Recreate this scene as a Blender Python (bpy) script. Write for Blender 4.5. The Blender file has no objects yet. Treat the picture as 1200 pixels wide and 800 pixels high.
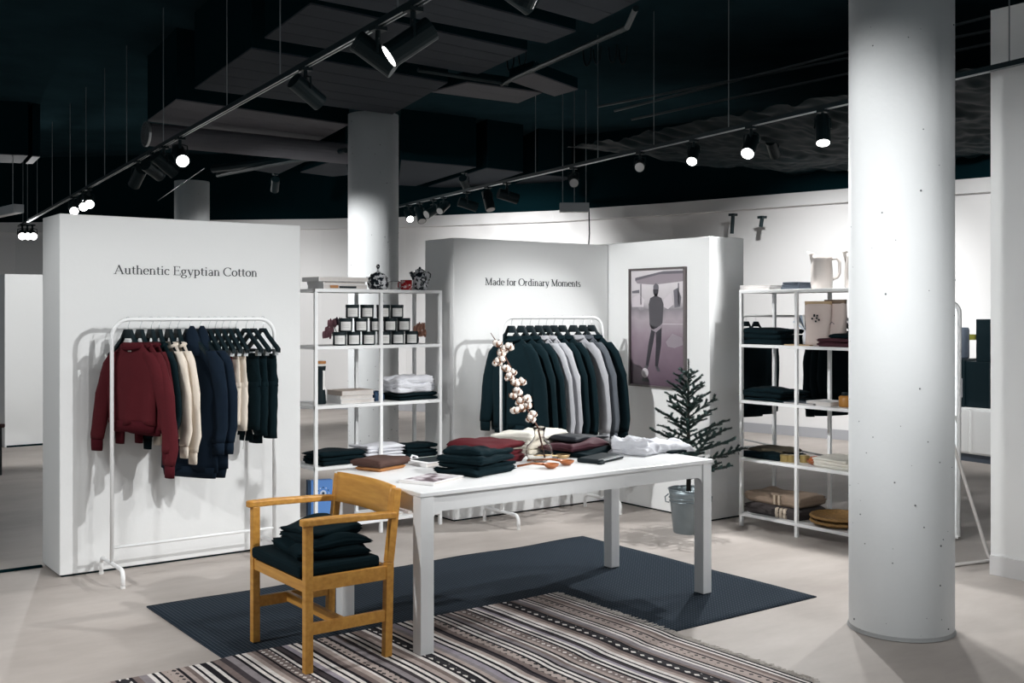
import bpy, math, random
from mathutils import Vector, noise
R = random.Random(7)
C = bpy.context.scene.collection
# ------------------------------------------------------------------ camera / light / exposure
F, CX, CY, H = 1273.0, 600.0, 365.0, 1.55
TH = math.atan2(1725.0, F)
cd = bpy.data.cameras.new('camera'); cam = bpy.data.objects.new('camera', cd); C.objects.link(cam)
cam.location = (0, 0, H); cam.rotation_euler = (math.pi/2, 0, TH - math.pi/2)
cd.sensor_width = 36; cd.lens = F*36/1200; cd.shift_y = -35/1200; cd.clip_end = 100
bpy.context.scene.camera = cam
w = bpy.data.worlds.new('world'); bpy.context.scene.world = w; w.use_nodes = True
w.node_tree.nodes['Background'].inputs[0].default_value = (0.86, 0.95, 1.0, 1)
w.node_tree.nodes['Background'].inputs[1].default_value = 0.36
vs = bpy.context.scene.view_settings
vs.view_transform = 'Standard'; vs.look = 'None'; vs.gamma = 1; vs.exposure = 0.0; vs.use_curve_mapping = False
LIGHT = (0.985, 1.0, 1.0)
# ------------------------------------------------------------------ pixel -> world helpers
def ray(u, v):
    r = (u-CX)/F; return (math.cos(TH)+r*math.sin(TH), math.sin(TH)-r*math.cos(TH), (CY-v)/F)
def oz(u, v, z=0.0):
    d = ray(u, v); t = (z-H)/d[2]; return Vector((d[0]*t, d[1]*t, z))
def oy(u, v, y):
    d = ray(u, v); t = y/d[1]; return Vector((d[0]*t, y, H+d[2]*t))
def ox(u, v, x):
    d = ray(u, v); t = x/d[0]; return Vector((x, d[1]*t, H+d[2]*t))
# ------------------------------------------------------------------ materials
MATS = {}
def mat(name, col, rough=0.6, metal=0.0, var=0.0, vscale=8.0, bump=0.0, bscale=60.0, sheen=0.0, emit=0.0, spec=0.5, trans=0.0, ior=1.45):
    if name in MATS: return MATS[name]
    m = bpy.data.materials.new(name); m.use_nodes = True
    nt = m.node_tree; b = nt.nodes['Principled BSDF']
    b.inputs['Base Color'].default_value = (*col, 1); b.inputs['Roughness'].default_value = rough
    b.inputs['Metallic'].default_value = metal; b.inputs['Specular IOR Level'].default_value = spec
    b.inputs['Transmission Weight'].default_value = trans; b.inputs['IOR'].default_value = ior
    if sheen: b.inputs['Sheen Weight'].default_value = sheen
    if emit:
        b.inputs['Emission Color'].default_value = (*col, 1); b.inputs['Emission Strength'].default_value = emit
    tc = nt.nodes.new('ShaderNodeTexCoord')
    if var:
        n = nt.nodes.new('ShaderNodeTexNoise'); n.inputs['Scale'].default_value = vscale; n.inputs['Detail'].default_value = 5
        nt.links.new(tc.outputs['Object'], n.inputs['Vector'])
        mx = nt.nodes.new('ShaderNodeMix'); mx.data_type = 'RGBA'
        mx.inputs[6].default_value = (*[c*(1-var) for c in col], 1); mx.inputs[7].default_value = (*[min(1, c*(1+var)) for c in col], 1)
        nt.links.new(n.outputs['Fac'], mx.inputs[0]); nt.links.new(mx.outputs[2], b.inputs['Base Color'])
    if bump:
        n2 = nt.nodes.new('ShaderNodeTexNoise'); n2.inputs['Scale'].default_value = bscale; n2.inputs['Detail'].default_value = 3
        nt.links.new(tc.outputs['Object'], n2.inputs['Vector'])
        bp = nt.nodes.new('ShaderNodeBump'); bp.inputs['Strength'].default_value = bump; bp.inputs['Distance'].default_value = 0.01
        nt.links.new(n2.outputs['Fac'], bp.inputs['Height']); nt.links.new(bp.outputs['Normal'], b.inputs['Normal'])
    MATS[name] = m
    return m
def nodes_of(name, rough=0.6):
    m = mat(name, (0.5, 0.5, 0.5), rough); nt = m.node_tree
    return m, nt, nt.nodes['Principled BSDF'], [n for n in nt.nodes if n.type == 'TEX_COORD'][0]
def ramp(nt, stops, const=False):
    r = nt.nodes.new('ShaderNodeValToRGB')
    if const: r.color_ramp.interpolation = 'CONSTANT'
    e = r.color_ramp.elements
    for i, (p, c) in enumerate(stops):
        el = e[i] if i < 2 else e.new(p)
        el.position = p; el.color = (*c, 1)
    return r
white_wall = mat('white_paint', (0.79, 0.79, 0.785), 0.7, var=0.02, vscale=2, bump=0.05, bscale=40)
back_paint = mat('offwhite_wall_paint', (0.70, 0.685, 0.68), 0.75, var=0.03, vscale=1.2)
steel_white = mat('white_powder_steel', (0.84, 0.84, 0.84), 0.4)
table_white = mat('white_lacquer', (0.80, 0.80, 0.80), 0.35)
black_metal = mat('black_metal', (0.004, 0.013, 0.016), 0.5, spec=0.3)
rail_metal = mat('dark_rail_metal', (0.008, 0.018, 0.022), 0.5, spec=0.2)
wire_metal = mat('grey_wire', (0.25, 0.27, 0.28), 0.4, metal=0.6)
steel = mat('brushed_steel', (0.55, 0.57, 0.58), 0.32, metal=0.9, var=0.1, vscale=20)
lens_on = mat('lit_lens', (1.0, 0.98, 0.95), 0.3, emit=9.0)
lens_off = mat('unlit_lens_glass', (0.55, 0.55, 0.55), 0.15, metal=0.4)
ceil_dark = mat('dark_ceiling_paint', (0.014, 0.032, 0.039), 0.9, spec=0.0, var=0.35, vscale=2.5, bump=0.2, bscale=12)
soffit_m = mat('dark_grey_soffit', (0.040, 0.046, 0.054), 0.8, spec=0.05, var=0.12, vscale=3)
soffit_lt = mat('grey_duct_sheet', (0.10, 0.098, 0.108), 0.7, spec=0.1, var=0.12, vscale=3)
black_paint = mat('black_ceiling_void', (0.0028, 0.0135, 0.0172), 0.95, spec=0.0)
concrete_col = mat('painted_concrete', (0.72, 0.73, 0.735), 0.75, var=0.03, vscale=5, bump=0.12, bscale=25)
black_cloth = mat('black_cloth', (0.0028, 0.0105, 0.014), 0.95, spec=0.15, bump=0.2, bscale=80)
navy_cloth = mat('navy_wool', (0.0045, 0.0115, 0.023), 0.9, spec=0.2, var=0.2, vscale=10)
maroon_cloth = mat('maroon_cotton', (0.078, 0.0095, 0.0135), 0.9, spec=0.2, var=0.12, vscale=12, bump=0.2, bscale=90)
maroon_dark = mat('dark_maroon_rib', (0.06, 0.008, 0.012), 0.95, spec=0.1)
cream_cloth = mat('cream_cotton', (0.70, 0.62, 0.53), 0.9, spec=0.2, var=0.06, vscale=10, bump=0.15, bscale=90)
grey_cloth = mat('grey_melange', (0.33, 0.33, 0.35), 0.9, spec=0.2, var=0.12, vscale=120)
white_cloth = mat('white_cotton', (0.74, 0.74, 0.78), 0.9, spec=0.2, var=0.05, vscale=15, bump=0.3, bscale=40)
ivory_cloth = mat('ivory_wool', (0.76, 0.73, 0.66), 0.9, spec=0.2, var=0.04, vscale=15, bump=0.3, bscale=40)
plum_cloth = mat('plum_cloth', (0.055, 0.012, 0.02), 0.8, var=0.3, vscale=10)
black_plastic = mat('black_plastic', (0.003, 0.0105, 0.014), 0.5, spec=0.25)
label_white = mat('white_paper_label', (0.74, 0.73, 0.71), 0.6)
paper_white = mat('white_paper', (0.78, 0.77, 0.77), 0.7)
paper_edge = mat('page_edges', (0.62, 0.58, 0.55), 0.8, var=0.1, vscale=60)
ink = mat('dark_grey_lettering', (0.035, 0.04, 0.045), 0.7)
kraft = mat('kraft_board', (0.50, 0.36, 0.22), 0.8, var=0.08, vscale=20)
tan_leather = mat('tan_leather', (0.40, 0.17, 0.05), 0.55, var=0.12, vscale=20)
brown_cloth = mat('brown_canvas', (0.06, 0.027, 0.02), 0.85, var=0.2, vscale=20)
slate_m = mat('slate_cover', (0.06, 0.075, 0.10), 0.6)
cream_glaze = mat('cream_ceramic', (0.62, 0.565, 0.53), 0.22)
blue_print = mat('blue_box_print', (0.10, 0.25, 0.60), 0.6)
navy_board = mat('navy_board', (0.012, 0.04, 0.09), 0.7)
spoon_wood = mat('reddish_wood', (0.32, 0.10, 0.03), 0.4, var=0.3, vscale=14)
brass_m = mat('pale_brass', (0.6, 0.42, 0.22), 0.35, metal=0.6)
cotton_m = mat('cotton_fluff', (0.80, 0.72, 0.66), 0.95, var=0.06, vscale=40, bump=0.6, bscale=120)
husk_m = mat('brown_husk', (0.22, 0.09, 0.035), 0.8)
stem_m = mat('brown_stem', (0.10, 0.045, 0.03), 0.8)
fir_m = mat('fir_needles', (0.008, 0.032, 0.028), 0.7, var=0.35, vscale=14)
bark_m = mat('dark_bark', (0.025, 0.024, 0.02), 0.9)
zinc = mat('zinc_bucket', (0.25, 0.29, 0.31), 0.42, metal=0.75, var=0.15, vscale=12)
soil_m = mat('dark_soil', (0.02, 0.018, 0.015), 1.0)
protea = mat('dusty_pink_petals', (0.33, 0.16, 0.19), 0.8, var=0.3, vscale=25)
protea_o = mat('peach_petals', (0.5, 0.25, 0.18), 0.8, var=0.3, vscale=25)
dark_leaf = mat('dark_violet_leaf', (0.05, 0.03, 0.05), 0.7)
amber = mat('amber_glass', (0.45, 0.2, 0.04), 0.25)
orange_m = mat('orange_copper', (0.5, 0.12, 0.03), 0.35, metal=0.4, var=0.3, vscale=30)
gold_m = mat('gold_tin', (0.45, 0.33, 0.13), 0.35, metal=0.6, var=0.2, vscale=25)
dark_brown_m = mat('olive_brown_cloth', (0.06, 0.048, 0.03), 0.9, var=0.4, vscale=20)
glass_m = mat('clear_glass', (0.93, 0.91, 0.88), 0.02, trans=1.0, ior=1.3)
mirror_m = mat('mirror_glass', (0.8, 0.82, 0.83), 0.03, metal=1.0)
olive_led = mat('olive_yellow_plastic', (0.16, 0.16, 0.02), 0.5)
canvas_m = mat('printed_canvas', (0.62, 0.52, 0.48), 0.9, var=0.06, vscale=15)
pale_blue = mat('pale_blue_cotton', (0.42, 0.5, 0.62), 0.9, var=0.1, vscale=15)
# floor concrete
floor_m, nt, b, tc = nodes_of('polished_concrete', 0.5)
n1 = nt.nodes.new('ShaderNodeTexNoise'); n1.inputs['Scale'].default_value = 0.9; n1.inputs['Detail'].default_value = 8; n1.inputs['Roughness'].default_value = 0.65
mp = nt.nodes.new('ShaderNodeMapping'); mp.inputs['Scale'].default_value = (0.7, 1.6, 1)
nt.links.new(tc.outputs['Object'], mp.inputs['Vector']); nt.links.new(mp.outputs['Vector'], n1.inputs['Vector'])
r1 = ramp(nt, [(0.3, (0.34, 0.298, 0.272)), (0.7, (0.50, 0.452, 0.418))]); nt.links.new(n1.outputs['Fac'], r1.inputs['Fac'])
nt.links.new(r1.outputs['Color'], b.inputs['Base Color']); b.inputs['Roughness'].default_value = 0.55; b.inputs['Specular IOR Level'].default_value = 0.3
# oak
oak, nt, b, tc = nodes_of('honey_oak', 0.45)
mp = nt.nodes.new('ShaderNodeMapping'); mp.inputs['Scale'].default_value = (30, 3, 30)
n1 = nt.nodes.new('ShaderNodeTexNoise'); n1.inputs['Scale'].default_value = 1.6; n1.inputs['Detail'].default_value = 6
nt.links.new(tc.outputs['Object'], mp.inputs['Vector']); nt.links.new(mp.outputs['Vector'], n1.inputs['Vector'])
r1 = ramp(nt, [(0.3, (0.48, 0.215, 0.038)), (0.7, (0.63, 0.32, 0.066))]); nt.links.new(n1.outputs['Fac'], r1.inputs['Fac']); nt.links.new(r1.outputs['Color'], b.inputs['Base Color'])
# splatter enamel
def splatter(name, c1, c2, scale, thr):
    m, nt, b, tc = nodes_of(name, 0.25)
    n1 = nt.nodes.new('ShaderNodeTexNoise'); n1.inputs['Scale'].default_value = scale; n1.inputs['Detail'].default_value = 2
    nt.links.new(tc.outputs['Object'], n1.inputs['Vector'])
    r = ramp(nt, [(0.0, c1), (thr, c2)], True); nt.links.new(n1.outputs['Fac'], r.inputs['Fac']); nt.links.new(r.outputs['Color'], b.inputs['Base Color'])
    return m
splat_bw = splatter('black_white_splatter', (0.008, 0.014, 0.02), (0.7, 0.7, 0.72), 42, 0.51)
splat_red = splatter('red_white_splatter', (0.35, 0.015, 0.02), (0.65, 0.5, 0.5), 45, 0.58)
# rug
rug_m, nt, b, tc = nodes_of('charcoal_weave', 0.95)
wv = nt.nodes.new('ShaderNodeTexWave'); wv.wave_type = 'BANDS'; wv.bands_direction = 'X'; wv.inputs['Scale'].default_value = 16; wv.inputs['Distortion'].default_value = 0.6
wv2 = nt.nodes.new('ShaderNodeTexWave'); wv2.wave_type = 'BANDS'; wv2.bands_direction = 'Y'; wv2.inputs['Scale'].default_value = 16; wv2.inputs['Distortion'].default_value = 0.6
for q in (wv, wv2): nt.links.new(tc.outputs['Object'], q.inputs['Vector'])
ml = nt.nodes.new('ShaderNodeMath'); ml.operation = 'MULTIPLY'; nt.links.new(wv.outputs['Fac'], ml.inputs[0]); nt.links.new(wv2.outputs['Fac'], ml.inputs[1])
r1 = ramp(nt, [(0.1, (0.016, 0.024, 0.033)), (0.8, (0.060, 0.073, 0.094))]); nt.links.new(ml.outputs[0], r1.inputs['Fac']); nt.links.new(r1.outputs['Color'], b.inputs['Base Color'])
bp = nt.nodes.new('ShaderNodeBump'); bp.inputs['Strength'].default_value = 0.5; bp.inputs['Distance'].default_value = 0.004; nt.links.new(ml.outputs[0], bp.inputs['Height']); nt.links.new(bp.outputs['Normal'], b.inputs['Normal'])
b.inputs['Specular IOR Level'].default_value = 0.1
# kilim bands
KC = dict(k=(0.018, 0.016, 0.02), w=(0.74, 0.69, 0.66), b=(0.2, 0.155, 0.145), t=(0.42, 0.345, 0.315), g=(0.27, 0.24, 0.25), v=(0.33, 0.295, 0.335), d=(0.06, 0.05, 0.055))
KM = {k: mat('kilim_'+k, c, 0.95, var=0.3, vscale=35, spec=0.1, bump=0.4, bscale=150) for k, c in KC.items()}
def motif(name, c1, c2, sy, sx):
    m, nt, b, tc = nodes_of(name, 0.95)
    mp = nt.nodes.new('ShaderNodeMapping'); mp.inputs['Scale'].default_value = (sx, sy, 1); mp.inputs['Rotation'].default_value = (0, 0, 0.0)
    v = nt.nodes.new('ShaderNodeTexVoronoi'); v.distance = 'MANHATTAN'; v.inputs['Scale'].default_value = 1; v.inputs['Randomness'].default_value = 0.15
    nt.links.new(tc.outputs['Object'], mp.inputs['Vector']); nt.links.new(mp.outputs['Vector'], v.inputs['Vector'])
    r = ramp(nt, [(0.0, c1), (0.36, c2)], True); nt.links.new(v.outputs['Distance'], r.inputs['Fac']); nt.links.new(r.outputs['Color'], b.inputs['Base Color'])
    return m
KM['m'] = motif('kilim_motif_dark', KC['k'], KC['t'], 22, 30); KM['n'] = motif('kilim_motif_light', KC['w'], KC['k'], 18, 26); KM['o'] = motif('kilim_motif_brown', KC['w'], KC['b'], 26, 32)
# basket / blankets
basket_m = mat('wicker', (0.26, 0.145, 0.05), 0.7, var=0.5, vscale=60)
blank_l = mat('light_brown_wool', (0.27, 0.20, 0.15), 0.95, var=0.3, vscale=9, bump=0.4, bscale=90)
blank_d = mat('dark_brown_wool', (0.05, 0.042, 0.042), 0.95, var=0.3, vscale=9, bump=0.4, bscale=90)
stripe_cream = mat('cream_wool_stripe', (0.62, 0.52, 0.42), 0.95)
# ------------------------------------------------------------------ mesh builder
class MB:
    def __init__(s): s.v = []; s.f = []; s.mi = []
    def add(s, vs, fs, mi=0):
        o = len(s.v); s.v += [tuple(p) for p in vs]; s.f += [tuple(i+o for i in f) for f in fs]; s.mi += [mi]*len(fs); return s
    def box(s, x0, x1, y0, y1, z0, z1, mi=0):
        return s.add([(x0,y0,z0),(x1,y0,z0),(x1,y1,z0),(x0,y1,z0),(x0,y0,z1),(x1,y0,z1),(x1,y1,z1),(x0,y1,z1)],
                     [(0,3,2,1),(4,5,6,7),(0,1,5,4),(1,2,6,5),(2,3,7,6),(3,0,4,7)], mi)
    def bar(s, p, q, wx, wz, up=(0,0,1), mi=0):
        p = Vector(p); q = Vector(q); d = (q-p).normalized(); u = Vector(up)
        if abs(d.dot(u)) > 0.95: u = Vector((0,1,0))
        a = d.cross(u).normalized()*wx/2; c = a.cross(d).normalized()*wz/2
        vs = [p-a-c, p+a-c, p+a+c, p-a+c, q-a-c, q+a-c, q+a+c, q-a+c]
        return s.add(vs, [(0,1,2,3),(7,6,5,4),(0,4,5,1),(1,5,6,2),(2,6,7,3),(3,7,4,0)], mi)
    def rings(s, rs, cap=True, close=False, mi=0):
        n = len(rs[0]); vs = [p for r in rs for p in r]; fs = []
        for i in range(len(rs)-1):
            for j in range(n): fs.append((i*n+j, i*n+(j+1) % n, (i+1)*n+(j+1) % n, (i+1)*n+j))
        if cap:
            fs.append(tuple(range(n-1, -1, -1))); fs.append(tuple(range((len(rs)-1)*n, len(rs)*n)))
        return s.add(vs, fs, mi)
    def tube(s, pts, r, n=8, cap=True, mi=0):
        pts = [Vector(p) for p in pts]; rs = []; prev = None
        for i, p in enumerate(pts):
            d = ((pts[min(i+1, len(pts)-1)]-pts[max(i-1, 0)])).normalized()
            if prev is None:
                u = Vector((0,0,1)) if abs(d.z) < 0.9 else Vector((0,1,0))
                a = d.cross(u).normalized()
            else: a = (prev-d*prev.dot(d)).normalized()
            prev = a; c = d.cross(a); rr = r[i] if isinstance(r, (list, tuple)) else r
            rs.append([p+a*rr*math.cos(2*math.pi*k/n)+c*rr*math.sin(2*math.pi*k/n) for k in range(n)])
        return s.rings(rs, cap, mi=mi)
    def lathe(s, prof, n=24, c=(0,0,0), cap=True, mi=0):
        rs = [[(c[0]+r*math.cos(2*math.pi*k/n), c[1]+r*math.sin(2*math.pi*k/n), c[2]+z) for k in range(n)] for r, z in prof]
        return s.rings(rs, cap, mi=mi)
    def ball(s, c, rx, ry=None, rz=None, n=10, m=6, jit=0, seed=0, mi=0):
        ry = ry or rx; rz = rz or rx; rr = random.Random(seed); rs = []
        for i in range(m+1):
            a = math.pi*(i+0.02)/(m+0.04)
            ring = []
            for k in range(n):
                j = 1+jit*(rr.random()-0.5)
                ring.append((c[0]+rx*j*math.sin(a)*math.cos(2*math.pi*k/n), c[1]+ry*j*math.sin(a)*math.sin(2*math.pi*k/n), c[2]-rz*math.cos(a)*j))
            rs.append(ring)
        return s.rings(rs, mi=mi)
    def prism(s, poly, z0, z1, mi=0):
        n = len(poly); vs = [(p[0], p[1], z0) for p in poly]+[(p[0], p[1], z1) for p in poly]
        fs = [tuple(range(n-1, -1, -1)), tuple(range(n, 2*n))]+[(i, (i+1) % n, n+(i+1) % n, n+i) for i in range(n)]
        return s.add(vs, fs, mi)
    def grid(s, fn, nu, nv, mi=0):
        vs = [fn(i/nu, j/nv) for j in range(nv+1) for i in range(nu+1)]
        return s.add(vs, [(j*(nu+1)+i, j*(nu+1)+i+1, (j+1)*(nu+1)+i+1, (j+1)*(nu+1)+i) for j in range(nv) for i in range(nu)], mi)
    def build(s, name, m, parent=None, smooth=False, bevel=0.0, loc=None, sub=0):
        me = bpy.data.meshes.new(name); me.from_pydata(s.v, [], s.f); me.update()
        ms = m if isinstance(m, (list, tuple)) else [m]
        for q in ms: me.materials.append(q)
        if len(ms) > 1: me.polygons.foreach_set('material_index', s.mi)
        if smooth: me.polygons.foreach_set('use_smooth', [True]*len(me.polygons))
        o = bpy.data.objects.new(name, me); C.objects.link(o)
        if parent is not None: o.parent = parent
        if loc is not None: o.location = loc
        if bevel:
            bm = o.modifiers.new('b', 'BEVEL'); bm.width = bevel; bm.segments = 2; bm.limit_method = 'ANGLE'
        if sub:
            sm = o.modifiers.new('s', 'SUBSURF'); sm.levels = sub; sm.render_levels = sub
        return o
def tag(o, label, cat, group=None):
    o['label'] = label; o['category'] = cat
    if group: o['group'] = group
    return o
def thing(name, label, cat, loc=(0,0,0), rz=0.0, group=None):
    o = bpy.data.objects.new(name, None); C.objects.link(o); o.empty_display_size = 0.1
    o.location = loc; o.rotation_euler = (0, 0, rz); return tag(o, label, cat, group)
def struct(o): o['kind'] = 'structure'; return o
def dup(root, loc=None, rz=None, label=None):
    r = root.copy(); C.objects.link(r)
    if loc is not None: r.location = loc
    if rz is not None: r.rotation_euler = (0, 0, rz)
    if label: r['label'] = label
    for ch in list(root.children):
        c = ch.copy(); C.objects.link(c); c.parent = r
        for g in list(ch.children):
            d = g.copy(); C.objects.link(d); d.parent = c
    return r
def B(*a): return MB().box(*a)
def part(mb, name, m, p, **k): return mb.build(name, m, p, **k)
def arc(cx, cz, r, a0, a1, n=8):
    return [(cx+r*math.cos(a0+(a1-a0)*i/n), cz+r*math.sin(a0+(a1-a0)*i/n)) for i in range(n+1)]
# ------------------------------------------------------------------ room shell
struct(B(-6, 16, -4, 24, -0.1, 0).build('floor', floor_m))
CZ = 4.1
struct(B(-6, 16, -4, 24, CZ, CZ+0.1).build('ceiling', ceil_dark))
pl = [(11.75, 3.0), (11.36, 6.51), (10.55, 10.6), (10.0, 12.4), (8.75, 14.65), (7.85, 15.75), (4.07, 19.4), (-3.0, 23.0)]
def ribbon(pl, t, z0, z1):
    mb = MB(); nrm = []
    for i in range(len(pl)):
        a = Vector(pl[max(i-1, 0)]); c = Vector(pl[min(i+1, len(pl)-1)]); d = (c-a).normalized(); nrm.append(Vector((d.y, -d.x)))
    q = [Vector(p)+nrm[i]*t for i, p in enumerate(pl)]
    n = len(pl); vs = []
    for p, o in zip(pl, q): vs += [(p[0], p[1], z0), (p[0], p[1], z1), (o.x, o.y, z1), (o.x, o.y, z0)]
    fs = []
    for i in range(n-1):
        for k in range(4): fs.append((i*4+k, (i+1)*4+k, (i+1)*4+(k+1) % 4, i*4+(k+1) % 4))
    fs += [(0, 1, 2, 3), (n*4-1, n*4-2, n*4-3, n*4-4)]
    return mb.add(vs, fs)
struct(ribbon(pl, 0.2, 0, 3.0).build('wall_back', back_paint))
struct(ribbon([(x-0.12, y-0.03) for x, y in pl], 0.11, 2.86, 3.02).build('trim_1', back_paint))
struct(ribbon(pl, 0.2, 3.02, CZ).build('wall_back_upper', black_paint))
struct(ribbon([(x-0.02, y-0.01) for x, y in pl], 0.015, 0.0, 0.12).build('baseboard_back', mat('grey_base', (0.35, 0.35, 0.37), 0.6)))
WR = B(6.09, 6.29, -1.5, 3.487, 0, 3.33).build('wall_right', white_wall); struct(WR)
struct(B(6.078, 6.089, -1.5, 3.487, 0, 0.115).build('baseboard_right', mat('light_base', (0.66, 0.65, 0.65), 0.6)))
# ------------------------------------------------------------------ lettering (stroke glyphs with serifs), units: cap height = 1
T_, S_ = 0.125, 0.045
def A_(cx, cy, rx, ry, a0, a1, n=12):
    return [(cx+rx*math.cos(math.radians(a0+(a1-a0)*i/n)), cy+ry*math.sin(math.radians(a0+(a1-a0)*i/n))) for i in range(n+1)]
def L(x, y0, y1): return ([(x, y0), (x, y1)], T_)
def sf(x, y, wd=0.15): return ([(x-wd, y), (x+wd, y)], S_)
X = 0.66
def bowl(cx, a0=0, a1=360): return [(A_(cx, X/2, 0.24, X/2-0.015, a0, a1, 20), 'c')]
G = {
 'A': (0.95, [([(0.1,0),(0.46,1)], S_), ([(0.82,0),(0.44,1)], T_), ([(0.24,0.36),(0.68,0.36)], S_), sf(0.1,0.02,0.12), sf(0.82,0.02)]),
 'E': (0.78, [L(0.18,0,1), ([(0.04,0.98),(0.68,0.98)], S_), ([(0.04,0.02),(0.72,0.02)], S_), ([(0.18,0.52),(0.55,0.52)], S_), ([(0.68,1),(0.68,0.8)], S_), ([(0.72,0),(0.72,0.24)], S_), ([(0.55,0.62),(0.55,0.42)], S_)]),
 'C': (0.9, [(A_(0.5,0.5,0.42,0.49,45,315,22), 'c'), ([(0.8,0.98),(0.8,0.72)], S_)]),
 'M': (1.15, [([(0.18,0),(0.18,1)], S_), ([(0.18,1),(0.57,0.03)], T_), ([(0.57,0.03),(0.95,1)], S_), L(0.95,0,1), sf(0.18,0.02,0.13), sf(0.95,0.02,0.15), sf(0.12,0.98,0.1), sf(1.0,0.98,0.1)]),
 'O': (1.0, [(A_(0.5,0.5,0.43,0.49,0,360,28), 'c')]),
 'u': (0.68, [L(0.15,0.16,X), (A_(0.32,0.18,0.17,0.17,180,300,8), S_+0.03), L(0.5,0,X), sf(0.1,X-0.02,0.07), sf(0.46,X-0.02,0.07), sf(0.56,0.02,0.08)]),
 't': (0.42, [L(0.18,0.1,0.85), ([(0.03,X-0.02),(0.38,X-0.02)], S_), (A_(0.29,0.12,0.11,0.11,180,310,8), S_+0.02)]),
 'h': (0.68, [L(0.15,0,1), (A_(0.33,X-0.2,0.18,0.19,180,0,10), S_+0.02), L(0.51,0,X-0.2), sf(0.15,0.02,0.12), sf(0.51,0.02,0.12), sf(0.1,0.98,0.07)]),
 'n': (0.68, [L(0.15,0,X), (A_(0.33,X-0.2,0.18,0.19,180,0,10), S_+0.02), L(0.51,0,X-0.2), sf(0.15,0.02,0.12), sf(0.51,0.02,0.12), sf(0.1,X-0.02,0.07)]),
 'm': (1.04, [L(0.15,0,X), (A_(0.33,X-0.2,0.18,0.19,180,0,10), S_+0.02), L(0.51,0,X-0.2), (A_(0.69,X-0.2,0.18,0.19,180,0,10), S_+0.02), L(0.87,0,X-0.2), sf(0.15,0.02,0.12), sf(0.51,0.02,0.1), sf(0.87,0.02,0.12), sf(0.1,X-0.02,0.07)]),
 'e': (0.58, [(A_(0.3,X/2,0.23,X/2-0.015,5,315,22), 'c'), ([(0.09,X/2+0.03),(0.52,X/2+0.03)], S_)]),
 'c': (0.56, [(A_(0.3,X/2,0.23,X/2-0.015,50,315,20), 'c'), ([(0.44,X-0.08),(0.48,X-0.14)], T_)]),
 'i': (0.36, [L(0.18,0,X), sf(0.18,0.02,0.12), sf(0.12,X-0.02,0.07), ([(0.17,0.85),(0.17,0.97)], T_)]),
 'g': (0.64, [(A_(0.28,0.42,0.18,0.22,0,360,18), 'c'), (A_(0.3,-0.14,0.25,0.16,0,360,18), 'c'), ([(0.16,0.22),(0.12,0.1),(0.3,0.04)], S_+0.02), ([(0.42,0.58),(0.58,0.64)], S_+0.02)]),
 'y': (0.64, [([(0.1,X),(0.33,0.02)], T_), ([(0.56,X),(0.3,-0.2),(0.12,-0.28)], S_), sf(0.1,X-0.02,0.09), sf(0.55,X-0.02,0.09)]),
 'p': (0.68, [L(0.16,-0.3,X), (A_(0.33,X/2,0.24,X/2-0.015,140,-140,20), 'c'), sf(0.16,-0.28,0.12), sf(0.1,X-0.02,0.07)]),
 'd': (0.68, [L(0.51,0,1), (A_(0.33,X/2,0.24,X/2-0.015,40,320,20), 'c'), sf(0.57,0.02,0.08), sf(0.46,0.98,0.07)]),
 'a': (0.58, [(A_(0.28,X-0.2,0.17,0.19,160,0,10), S_+0.02), L(0.45,0.04,X-0.2), (A_(0.28,0.17,0.18,0.16,60,330,14), S_+0.045), sf(0.5,0.02,0.06)]),
 'o': (0.62, [(A_(0.31,X/2,0.24,X/2-0.015,0,360,24), 'c')]),
 'f': (0.42, [L(0.18,0,0.82), (A_(0.31,0.82,0.13,0.15,180,60,8), S_+0.02), ([(0.03,X-0.02),(0.38,X-0.02)], S_), sf(0.18,0.02,0.12)]),
 'r': (0.5, [L(0.15,0,X), ([(0.18,X-0.2),(0.3,X-0.05),(0.44,X-0.06)], S_+0.03), sf(0.15,0.02,0.12), sf(0.1,X-0.02,0.07)]),
 's': (0.48, [(A_(0.24,X-0.17,0.15,0.155,50,270,10), S_+0.03), (A_(0.24,0.17,0.16,0.16,90,-140,10), S_+0.04)]),
 ' ': (0.3, []),
}
def lettering(text, x0, x1, z, cap, y, parent):
    tot = sum(G[c][0] for c in text); sx = (x1-x0)/tot; mb = MB(); px = x0
    for ch in text:
        wd, st = G[ch]
        for pts, tw in st:
            P = [(px+a*sx, z+b_*cap) for a, b_ in pts]; vs = []; n = len(P)
            for i, p in enumerate(P):
                a = P[max(i-1, 0)]; c = P[min(i+1, n-1)]; dx, dz = c[0]-a[0], c[1]-a[1]; l = math.hypot(dx, dz) or 1
                if tw == 'c':
                    ww = S_+(T_-S_)*abs(dz)/l
                else: ww = tw
                ww *= cap*0.5; nx, nz = -dz/l, dx/l
                vs += [(p[0]+nx*ww, y-0.003, p[1]+nz*ww), (p[0]-nx*ww, y-0.003, p[1]-nz*ww), (p[0]-nx*ww, y, p[1]-nz*ww), (p[0]+nx*ww, y, p[1]+nz*ww)]
            fs = []
            for i in range(n-1):
                for k in range(4): fs.append((i*4+k, i*4+(k+1) % 4, (i+1)*4+(k+1) % 4, (i+1)*4+k))
            fs += [(3, 2, 1, 0), (n*4-4, n*4-3, n*4-2, n*4-1)]
            mb.add(vs, fs)
        px += wd*sx
    o = mb.build('lettering', ink, parent); o['label'] = 'dark serif lettering reading '+text
    return o
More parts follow.
